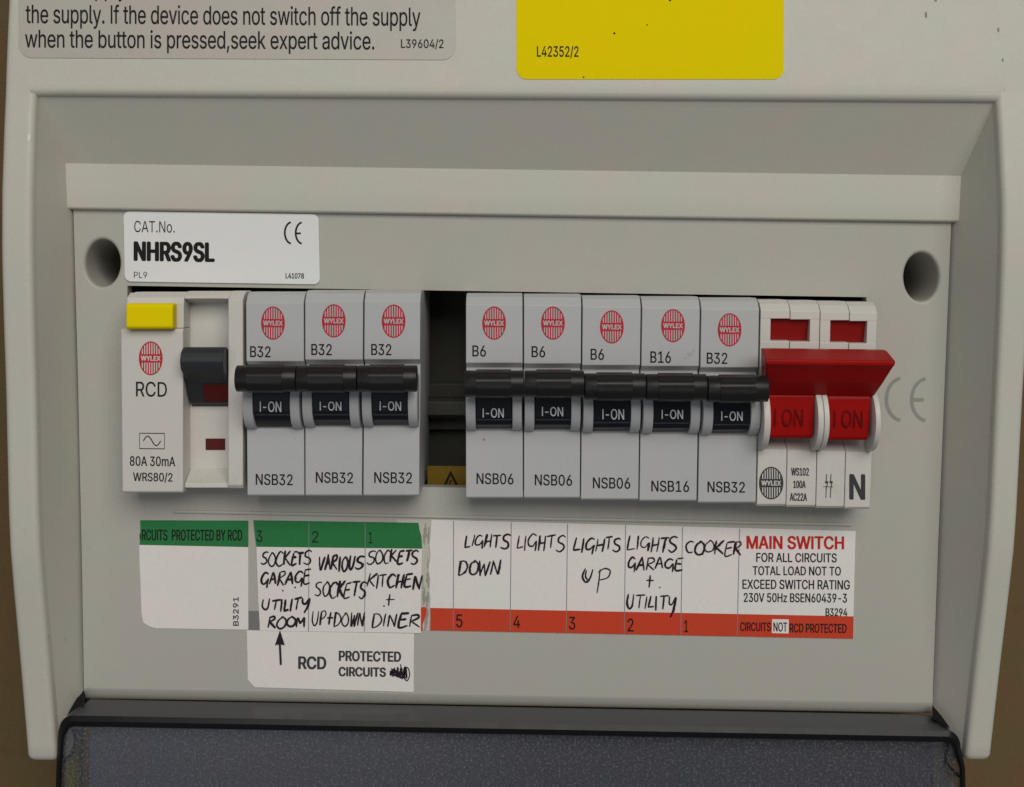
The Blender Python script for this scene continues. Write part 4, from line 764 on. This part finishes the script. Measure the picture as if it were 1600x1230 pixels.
# guards
def guard(x0, x1, k):
    m = MB(); n = 16
    pr = [(650+k-53*math.cos(math.pi*i/n), B-12+66*math.sin(math.pi*i/n)**.85) for i in range(n+1)]
    m.extr(pr, x0, x1, 'cream', B); m.build('side_guard', ms, bevel=1, seg=2, smooth=32, bang=50)
guard(1183.5, 1193.5, 0); guard(1265.5, 1274.3, 1.3); guard(1275.2, 1283, 1.5); guard(1353, 1361, 3)
# rockers and handle (one red moulding)
m = MB()
m.extr([(600, B-10), (600, B+30), (617, B+36), (650, B+35), (676, B+32), (681, B+28), (682, B-16)], lambda y: 1194.6-(y-600)*.012, lambda y: 1264.2-(y-600)*.02, 'red', B)
m.extr([(603, B-10), (603, B+30), (620, B+36), (653, B+35), (679, B+32), (684, B+28), (685, B-16)], lambda y: 1284.2-(y-600)*.012, lambda y: 1351.4-(y-600)*.05, 'red', B)
rk = m.build('rocker', ms, bevel=1.5, seg=2)
m = MB()
def hx(x, f): return x
prof = [(545, 112, 1181, 1370), (547, 128, 1181, 1370), (563, 168, 1176.5, 1370.5), (570, 168, 1177, 1370), (576, 160, 1179, 1367.5), (598, 138, 1184, 1361), (618, 112, 1189, 1355), (619, 96, 1189, 1355), (575, 96, 1185, 1362)]
a = [PT(x0, y+SL*(x0-1290)*.8, d, B, True) for y, d, x0, x1 in prof]; b = [PT(x1, y+SL*(x1-1290)*.8, d, B, True) for y, d, x0, x1 in prof]
m.prism(a, b, 'red'); m.build('handle', ms, bevel=2.2, seg=3)
m = MB()
text(m, 'I ON', 1210, 639, 1255, 666, B+36.6, 'red_dark', bold=0.22); text(m, 'I ON', 1303, 641, 1348, 668, B+36.6, 'red_dark', bold=0.22)
m.build('moulded_lettering', rk)
m = MB(); logo(m, 1205, 755, B+.35, 'softink', 'cream', 19, 25.5); m.build('maker_emblem', ms)
m = MB(); text(m, 'WS102', 1236, 731, 1264, 743.5, B+.35, 'softink', bold=0.45); text(m, '100A', 1239.5, 751, 1259, 763, B+.35, 'softink', bold=0.45); text(m, 'AC22A', 1234, 770.5, 1261, 783, B+.35, 'softink', bold=0.45)
for x in (1290.5, 1297.5):
    ribbon(m, [(x+1, 741), (x+.5, 752)], 1.3, B+.35, 'softink'); ribbon(m, [(x+.5, 763), (x, 778)], 1.3, B+.35, 'softink')
    ribbon(m, [(x+.2, 765), (x+3.2, 752)], 1.5, B+.4, 'softink'); m.add([PT(x+.5+2*math.cos(j), 753.5+2.4*math.sin(j), B+.45) for j in (0, 1, 2, 3, 4, 5)], [[0, 1, 2, 3, 4, 5]], 'softink')
ribbon(m, [(1286, 760.5), (1301, 761)], 1, B+.4, 'softink')
text(m, 'N', 1327, 741, 1352, 781, B+.35, 'softink', bold=1.7)
m.build('printed_lettering', ms)

# ============================================================ STICKERS AND LABELS
# catalogue plate
t = thing('catalogue_sticker', 'silvery white catalogue number sticker with rounded corners above the RCD', 'sticker', PT(346, 444, 0))
m = MB(); q = rrect(193.8, 332.5, 499, 442.5, 10); q = [(x+(y-390)*.02, y) for x, y in q]
m.plate(q, .3, 3.2, 'plate'); m.build('backing', t, bevel=.8, seg=2)
m = MB(); Z3 = ((120, 320), 3.845)
text(m, 'CAT.No.', *zb(*Z3, 345, 98, 588, 167), 3.5); text(m, 'NHRS9SL', *zb(*Z3, 341, 222, 829, 343), 3.5, bold=2.0, space=1.02)
text(m, 'PL9', *zb(*Z3, 343, 403, 422, 440), 3.5); text(m, 'L41078', *zb(*Z3, 1254, 411, 1365, 444), 3.5, bold=0.3)
ce(m, (456, 473), 364, 11, 16.8, 2.9, 3.5, 'ink', 0, 3)
m.build('printed_lettering', t)
# rim-mounted stickers follow the sloping top
def slopeplate(m, q, lift, mat):
    ys = sorted(set([round(y, 2) for x, y in q])); m.plate(q, lambda y: drim(y)-1, lambda y: drim(y)+lift, mat)
RT_TAB = drim
def curved_sticker(m, x0, x1, y0, y1, r, slope, mat, lift=1.0):
    """sheet laid on the sloping rim: rows of points from top to bottom with rounded lower corners"""
    ys = [y0, -100, -50, 0, 25, 50] + [y1-r+r*math.sin(math.radians(a)) for a in (0, 15, 30, 45, 60, 70, 80, 86, 90)]
    ys = sorted(set(ys)); rows = []
    for y in ys:
        ins = 0 if y < y1-r else r-math.sqrt(max(0, r*r-(y-(y1-r))**2))
        a, b = x0+ins, x1-ins
        rows.append([PT(lerp(a, b, i/14), y+slope*(lerp(a, b, i/14)-(x0+x1)/2), drim(y+slope*(lerp(a, b, i/14)-(x0+x1)/2))+lift) for i in range(15)])
    m.grid(rows, mat)
    bd = [r_[0] for r_ in rows]+rows[-1][1:-1]+[r_[-1] for r_ in reversed(rows)]
    m.grid([bd, [p+Vector((0, 1.6*U, 0)) for p in bd]], mat)
t = thing('instruction_sticker', 'silver grey test instruction sticker with black text at the top left of the hood', 'sticker', PT(370, 95, drim(95)))
m = MB(); curved_sticker(m, 29, 712, -160, 92, 21, .005, 'silver'); m.build('backing', t)
m = MB(); DL = lambda y: drim(y)+1.5
text(m, 'supply', 121, -36, 197, 2, DL, bold=0.22)
text(m, 'the supply. If the device does not switch off the supply', 40, 8.5, 657, 46.5, DL, bold=0.22, slope=.0075, space=.97)
text(m, 'when the button is pressed,seek expert advice.', 39, 47.5, 585, 83.5, DL, bold=0.22, slope=.006, space=.97)
text(m, 'L39604/2', 626.5, 61, 693, 77, DL, bold=0.22, slope=.006)
m.build('printed_lettering', t)
t = thing('yellow_sticker', 'plain yellow sticker with rounded lower corners at the top centre of the hood', 'sticker', PT(1016, 124, drim(124)))
m = MB(); curved_sticker(m, 807, 1225, -160, 124, 17, .000, 'yellow_st'); m.build('backing', t)
m = MB(); text(m, 'L42352/2', 839, 71.5, 904, 91, DL, bold=0.22, slope=.003)
for x, y, r in ((960, 52, 1.8), (1047, .5, 1.8), (1011, 39, 1.2), (912, 120.5, 1.4)):
    m.add([PT(x+r*math.cos(j), y+r*math.sin(j), drim(y)+1.6) for j in (0, 1, 2, 3, 4, 5)], [[0, 1, 2, 3, 4, 5]], 'ink')
m.build('printed_lettering', t)

# left label: blank with green band
t = thing('blank_circuit_label', 'blank white label with green top band and torn lower left corner below the RCD', 'label', PT(303, 984, 0))
m = MB(); m.plate([(219, 813), (388, 813.5), (388, 984), (320, 983), (241.6, 981.7), (232, 978), (224, 973), (221, 958), (219.5, 910), (218, 880), (217.6, 851), (219.5, 832)], .2, 1.2, 'paper'); m.build('backing', t)
m = MB(); m.add([PT(x, y, 1.4) for x, y in ((219, 813), (388, 813.5), (388, 855), (217.8, 851.5), (219.3, 832))], [[0, 1, 2, 3, 4]], 'green'); m.build('green_band', t)
m = MB(); text(m, 'RCUITS  PROTECTED BY RCD', 221.5, 827.5, 378.5, 845, 1.7, 'ink', bold=0.4, slope=.003)
ribbon(m, [(219, 834), (219, 842)], 1.6, 1.7, 'ink')
text(m, 'B3291', 364, 933, 373, 978, 1.7, 'softink', vert=True, bold=0.3); m.build('printed_lettering', t)
m = MB(); m.plate([(388.5, 954.5), (410, 955), (410, 985), (388.5, 984)], .15, .7, 'softink')
MT['greyst'] = plastic('grey_vinyl', (0.19, 0.19, 0.18), 0.5, 0.05); m.mats = ['greyst']
tag(m.build('grey_label_scrap', None, base=PT(397, 984, 0)), 'small dark grey label scrap showing between the blank label and the sockets label', 'label scrap')

# torn remains under the sockets label
t = thing('torn_label_remnant', 'torn paper remnant with glue and a red sliver between the two circuit labels', 'paper scrap', PT(665, 985, 0))
m = MB()
rt = [(672, 985), (671, 960), (672.5, 935), (670.5, 925), (672, 905), (669.5, 890), (672.5, 870), (671, 850), (673, 830), (674, 812)]
m.plate([(620, 811.5), (674, 812.5)]+[(x-.6, y) for x, y in reversed(rt[:-1])]+[(657, 985), (640, 985), (640, 830), (620, 830)], .12, .5, 'torn')
m.build('backing', t)
m = MB(); rnd = random.Random(3)
for (xa, ya, xb, yb, wv) in ((665, 818, 663, 852, 7), (670, 822, 669, 850, 4), (668, 870, 669, 893, 3), (667, 895, 669, 918, 6), (663, 918, 662, 945, 7), (669, 925, 667, 950, 6), (660, 900, 661, 925, 3), (668, 950, 664, 985, 8)):
    n = 7; pts = [(lerp(xa, xb, i/n)+rnd.uniform(-.8, .8), lerp(ya, yb, i/n)) for i in range(n+1)]
    ribbon(m, pts, [wv*rnd.uniform(.35, 1)*(1-.6*abs(2*i/n-1)) for i in range(n+1)], .8+rnd.random()*.2, 'glue')
m.build('glue_residue', t)
m = MB(); m.plate([(657.5, 950), (661, 948.5), (665, 949), (667, 953), (665.5, 962), (662.5, 970), (660, 977), (661, 985), (657.5, 986)], .6, 1.0, 'orange'); m.build('red_sliver', t)

# sockets label
t = thing('sockets_circuit_label', 'white label with green band and handwritten sockets circuits left of the torn strip', 'label', PT(528, 988, 0))
m = MB(); m.plate([(396, 813), (654, 817), (655.5, 828), (658.5, 838), (659.5, 857), (658.5, 900), (657.5, 950), (657.6, 989.5), (406, 985.5), (405.5, 970), (403.5, 940), (401, 870), (400.5, 855), (397.5, 830)], .9, 2.3, 'paper'); m.build('backing', t)
m = MB(); m.add([PT(x, y, 2.5) for x, y in ((396, 813), (654, 817), (655.5, 828), (658.5, 838), (659.5, 857.5), (400.5, 854.5), (397.5, 830))], [list(range(7))], 'green'); m.build('green_band', t)
m = MB()
for xa, xb in ((482.5, 482), (570.5, 569.5)): ribbon(m, [(xa, 817), (xa, 900), (xb, 987)], 1.1, 2.7, 'line')
text(m, '3', 400.5, 829, 410, 847, 2.8, 'ink', 0.0); text(m, '2', 487.5, 830, 497.5, 848, 2.8, 'ink', 0.0); text(m, '1', 576, 831, 582, 849, 2.8, 'ink', 0.0)
m.build('printed_lettering', t)
m = MB(); H = dict(d=2.8)
hand(m, 'SOCKETS', 407, 862, 486, 884, rise=-.03, **H); hand(m, 'GARAGE', 406, 893, 484, 914, rise=-.06, **H)
hand(m, 'UTILITY', 408.5, 936, 482, 954, rise=-.05, **H); hand(m, 'ROOM', 418, 963, 476, 981, **H)
hand(m, 'VARIOUS', 497, 869, 566, 892, **H); hand(m, 'SOCKETS', 491, 909, 570, 933, rise=0, **H)
hand(m, 'UP+DOWN', 487, 956, 568, 978, wd=2.8, **H); hand(m, 'SOCKETS', 572, 860, 653, 881, rise=.0, **H)
hand(m, 'KITCHEN', 573, 898, 658, 920, **H); hand(m, '+', 602, 928, 616, 948, wd=2.2, **H); hand(m, 'DINER', 580, 960, 655, 981, rise=-.03, **H)
for x, y in ((442, 923), (461, 918), (600, 947)): m.add([PT(x+1.5*math.cos(j), y+1.5*math.sin(j), 2.8) for j in (0, 1, 2, 3, 4, 5)], [[0, 1, 2, 3, 4, 5]], 'pen')
m.build('handwriting', t)

# RCD protected circuits label
t = thing('protected_circuits_label', 'white label reading RCD PROTECTED CIRCUITS with pen arrow, hanging below the sockets label', 'label', PT(516, 1080, 0))
m = MB(); m.plate([(385.5, 985), (647, 990), (646.5, 1035), (646.5, 1081.5), (398, 1074), (387, 1062), (386.5, 1020)], .2, 1.2, 'paper'); m.build('backing', t)
Z2 = ((380, 790), 4.1); m = MB()
text(m, 'RCD', *zb(*Z2, 352, 966, 533, 1050), 1.5, 'softink', bold=1.1); text(m, 'PROTECTED', *zb(*Z2, 612, 932, 1012, 1000), 1.5, 'softink', bold=0.9)
text(m, 'CIRCUITS', *zb(*Z2, 610, 1035, 915, 1097), 1.5, 'softink', bold=0.9); m.build('printed_lettering', t)
m = MB()
m.add([PT(x, y, 2.9) for x, y in ((437.5, 985), (429.5, 1008.5), (437, 1006.5), (445, 1008.5))], [[0, 1, 2, 3]], 'pen'); ribbon(m, [(437, 1004), (438, 1022), (438.8, 1039)], 3.2, 2.95, 'pen')
m.build('pen_arrow', t); m = MB()
rnd = random.Random(5); pts = []
for i in range(46):
    tt_ = i/45; x = lerp(609, 636, tt_)+rnd.uniform(-2, 2); y = 1051+(4+5*tt_)*(1 if i % 2 else -1)+rnd.uniform(-3, 2); pts.append((x, y))
ribbon(m, spline(pts, 4), 1.4, 1.7, 'pen'); ribbon(m, spline([(626, 1038), (627, 1045), (631, 1058), (636, 1064), (640, 1055), (638, 1045), (632, 1043), (630, 1052)]), 1.7, 1.75, 'pen')
ribbon(m, spline([(613, 1047), (621, 1050), (629, 1055), (633, 1060)]), 4, 1.72, 'pen'); ribbon(m, spline([(612, 1053), (620, 1056), (630, 1060)]), 3.5, 1.73, 'pen')
m.build('pen_scribble', t)

# right strip
t = thing('lights_circuit_label', 'long white label strip with red lower band, handwritten lights and cooker circuits', 'label', PT(1005, 990, 0))
top = lambda x: 812+(x-673)*.0270; bot = lambda x: 985+(x-673)*.0197; band = lambda x: 950+(x-673)*.0200
m = MB(); m.plate([(x, top(x)) for x in (674, 760, 850, 1000, 1150, 1337)]+[(1335, 900), (1333, 998)]+[(x, bot(x)) for x in (1150, 1000, 850)]+rt[0:9], .8, 2.0, 'paper'); m.build('backing', t)
m = MB(); m.add([PT(x, y, 2.2) for x, y in [(672, band(672)), (1000, band(1000)), (1333.7, band(1333.7)), (1333, 998), (1150, bot(1150)), (850, bot(850)), (672.2, 985)]], [list(range(7))], 'orange'); m.build('red_band', t)
m = MB()
for xa, xb in ((708.7, 708.3), (798.9, 797), (886.8, 884.8), (977.5, 975.6), (1066.5, 1063.8), (1155.7, 1152)): ribbon(m, [(xa, top(xa)+1), (lerp(xa, xb, .5), 900), (xb, bot(xb)-1)], 1.15, 2.4, 'line')
for c, x0, x1, y0, y1 in (('5', 712.5, 722.7, 960, 980.6), ('4', 802, 812.8, 962, 981.2), ('3', 888.8, 899, 963.8, 984), ('2', 980.4, 990, 966.5, 987), ('1', 1069, 1075.2, 969, 988)):
    text(m, c, x0, y0, x1, y1, 2.5, 'ink', bold=0.3)
text(m, 'MAIN SWITCH', 1166.3, 837.5, 1319, 858.5, 2.4, 'redink', bold=0.9, slope=.006)
K = dict(mat='ink', bold=0.35, slope=.0065)
text(m, 'FOR ALL CIRCUITS', 1181.6, 864.2, 1307.5, 878.8, 2.4, **K); text(m, 'TOTAL LOAD NOT TO', 1176, 885, 1314, 899.3, 2.4, **K)
text(m, 'EXCEED SWITCH RATING', 1160, 906, 1328, 921, 2.4, **K); text(m, '230V 50Hz BSEN60439-3', 1162, 927, 1323.5, 941.5, 2.4, **K)
text(m, 'B3294', 1290, 950.5, 1324, 963, 2.4, **K)
m.add([PT(x, y, 2.45) for x, y in ((1206.5, 967.5), (1232.5, 968), (1232.3, 990), (1206, 989.3))], [[0, 1, 2, 3]], 'paper')
text(m, 'CIRCUITS', 1156.5, 972.5, 1204.5, 986.5, 2.7, 'ink', slope=.01, bold=.35); text(m, 'NOT', 1208.5, 972.5, 1230, 987, 2.7, 'ink', slope=.01, bold=0.3); text(m, 'RCD PROTECTED', 1233.7, 974.5, 1323, 989, 2.7, 'ink', slope=.01, bold=.35)
m.build('printed_lettering', t)
m = MB(); H = dict(d=2.6, wd=2.85)
hand(m, 'LIGHTS', 726, 836, 795, 857, **H); hand(m, 'DOWN', 715, 877, 780, 901, **H); hand(m, 'LIGHTS', 807, 837, 881, 860, **H)
hand(m, 'LIGHTS', 895, 840, 969, 863, **H); hand(m, 'u', 909, 889, 923, 911, **H); hand(m, 'p', 931, 889, 951, 912, **H)
hand(m, 'LIGHTS', 979, 839, 1057, 861, **H); hand(m, 'GARAGE', 980, 872, 1066, 892, **H); hand(m, '+', 1009, 899, 1022, 918, **H)
m.add([PT(1031+1.3*math.cos(j), 918+1.3*math.sin(j), 2.6) for j in (0, 1, 2, 3, 4, 5)], [[0, 1, 2, 3, 4, 5]], 'pen')
hand(m, 'UTILITY', 978, 931, 1054, 952, **H); hand(m, 'COOKER', 1071, 845, 1157, 865, rise=0.0, **H)
m.build('handwriting', t)

# cable behind the flap corner
m = MB(); rows = []
for z_ in (1125, 1160, 1200, 1250, 1330):
    c = W(118-(z_-1125)*.02, z_, -60)*U; rows.append([c+Vector((13*U*math.cos(2*math.pi*i/14), 13*U*math.sin(2*math.pi*i/14), 0)) for i in range(14)])
m.grid(rows, 'cable', closed=True); tag(m.build('cable', None, smooth=60, base=PT(118, 1250, -60)), 'dark olive green cable hanging behind the left corner of the smoked flap', 'cable')

# small scuffs on the rim
MT['scuff'] = plastic('scuff', (0.30, 0.22, 0.14), 0.6, 0.1); MT['chip'] = plastic('chip', (0.85, 0.78, 0.68), 0.5, 0.0)
for x, y, rx, ry, mt in ((1447, 25, 1.6, 7, 'scuff'), (1560, 47, 1.5, 4, 'scuff'), (1567, 94, 1.2, 3, 'scuff'), (45.5, 215, 2.4, 6, 'chip'), (1462, 1, 2, 2, 'scuff')):
    m = MB(); m.add([PT(x+rx*math.cos(j*.63), y+ry*math.sin(j*.63), drim(y)+.5) for j in range(10)], [list(range(10))], mt); m.build('scuff_mark', unit)

MT['smudge'] = plastic('smudge', (0.43, 0.42, 0.39), 0.6, 0.1)
for th, pts in (('circuit_breaker.003', [(756, 687, 1.6, 2.6, 'scuff')]), ('circuit_breaker.006', [(1078, 553, 5, 3.5, 'smudge'), (1071, 559, 3, 2, 'smudge'), (1084, 548, 2.5, 2.5, 'smudge')])):
    for x, y, rx, ry, mt in pts:
        m = MB(); rr_ = [rnd.uniform(.75, 1.2) for j in range(10)]
        m.add([PT(x+rx*rr_[j]*math.cos(j*.63), y+ry*rr_[j]*math.sin(j*.63), B+.3) for j in range(10)], [list(range(10))], mt); m.build('dirt_mark', bpy.data.objects[th])
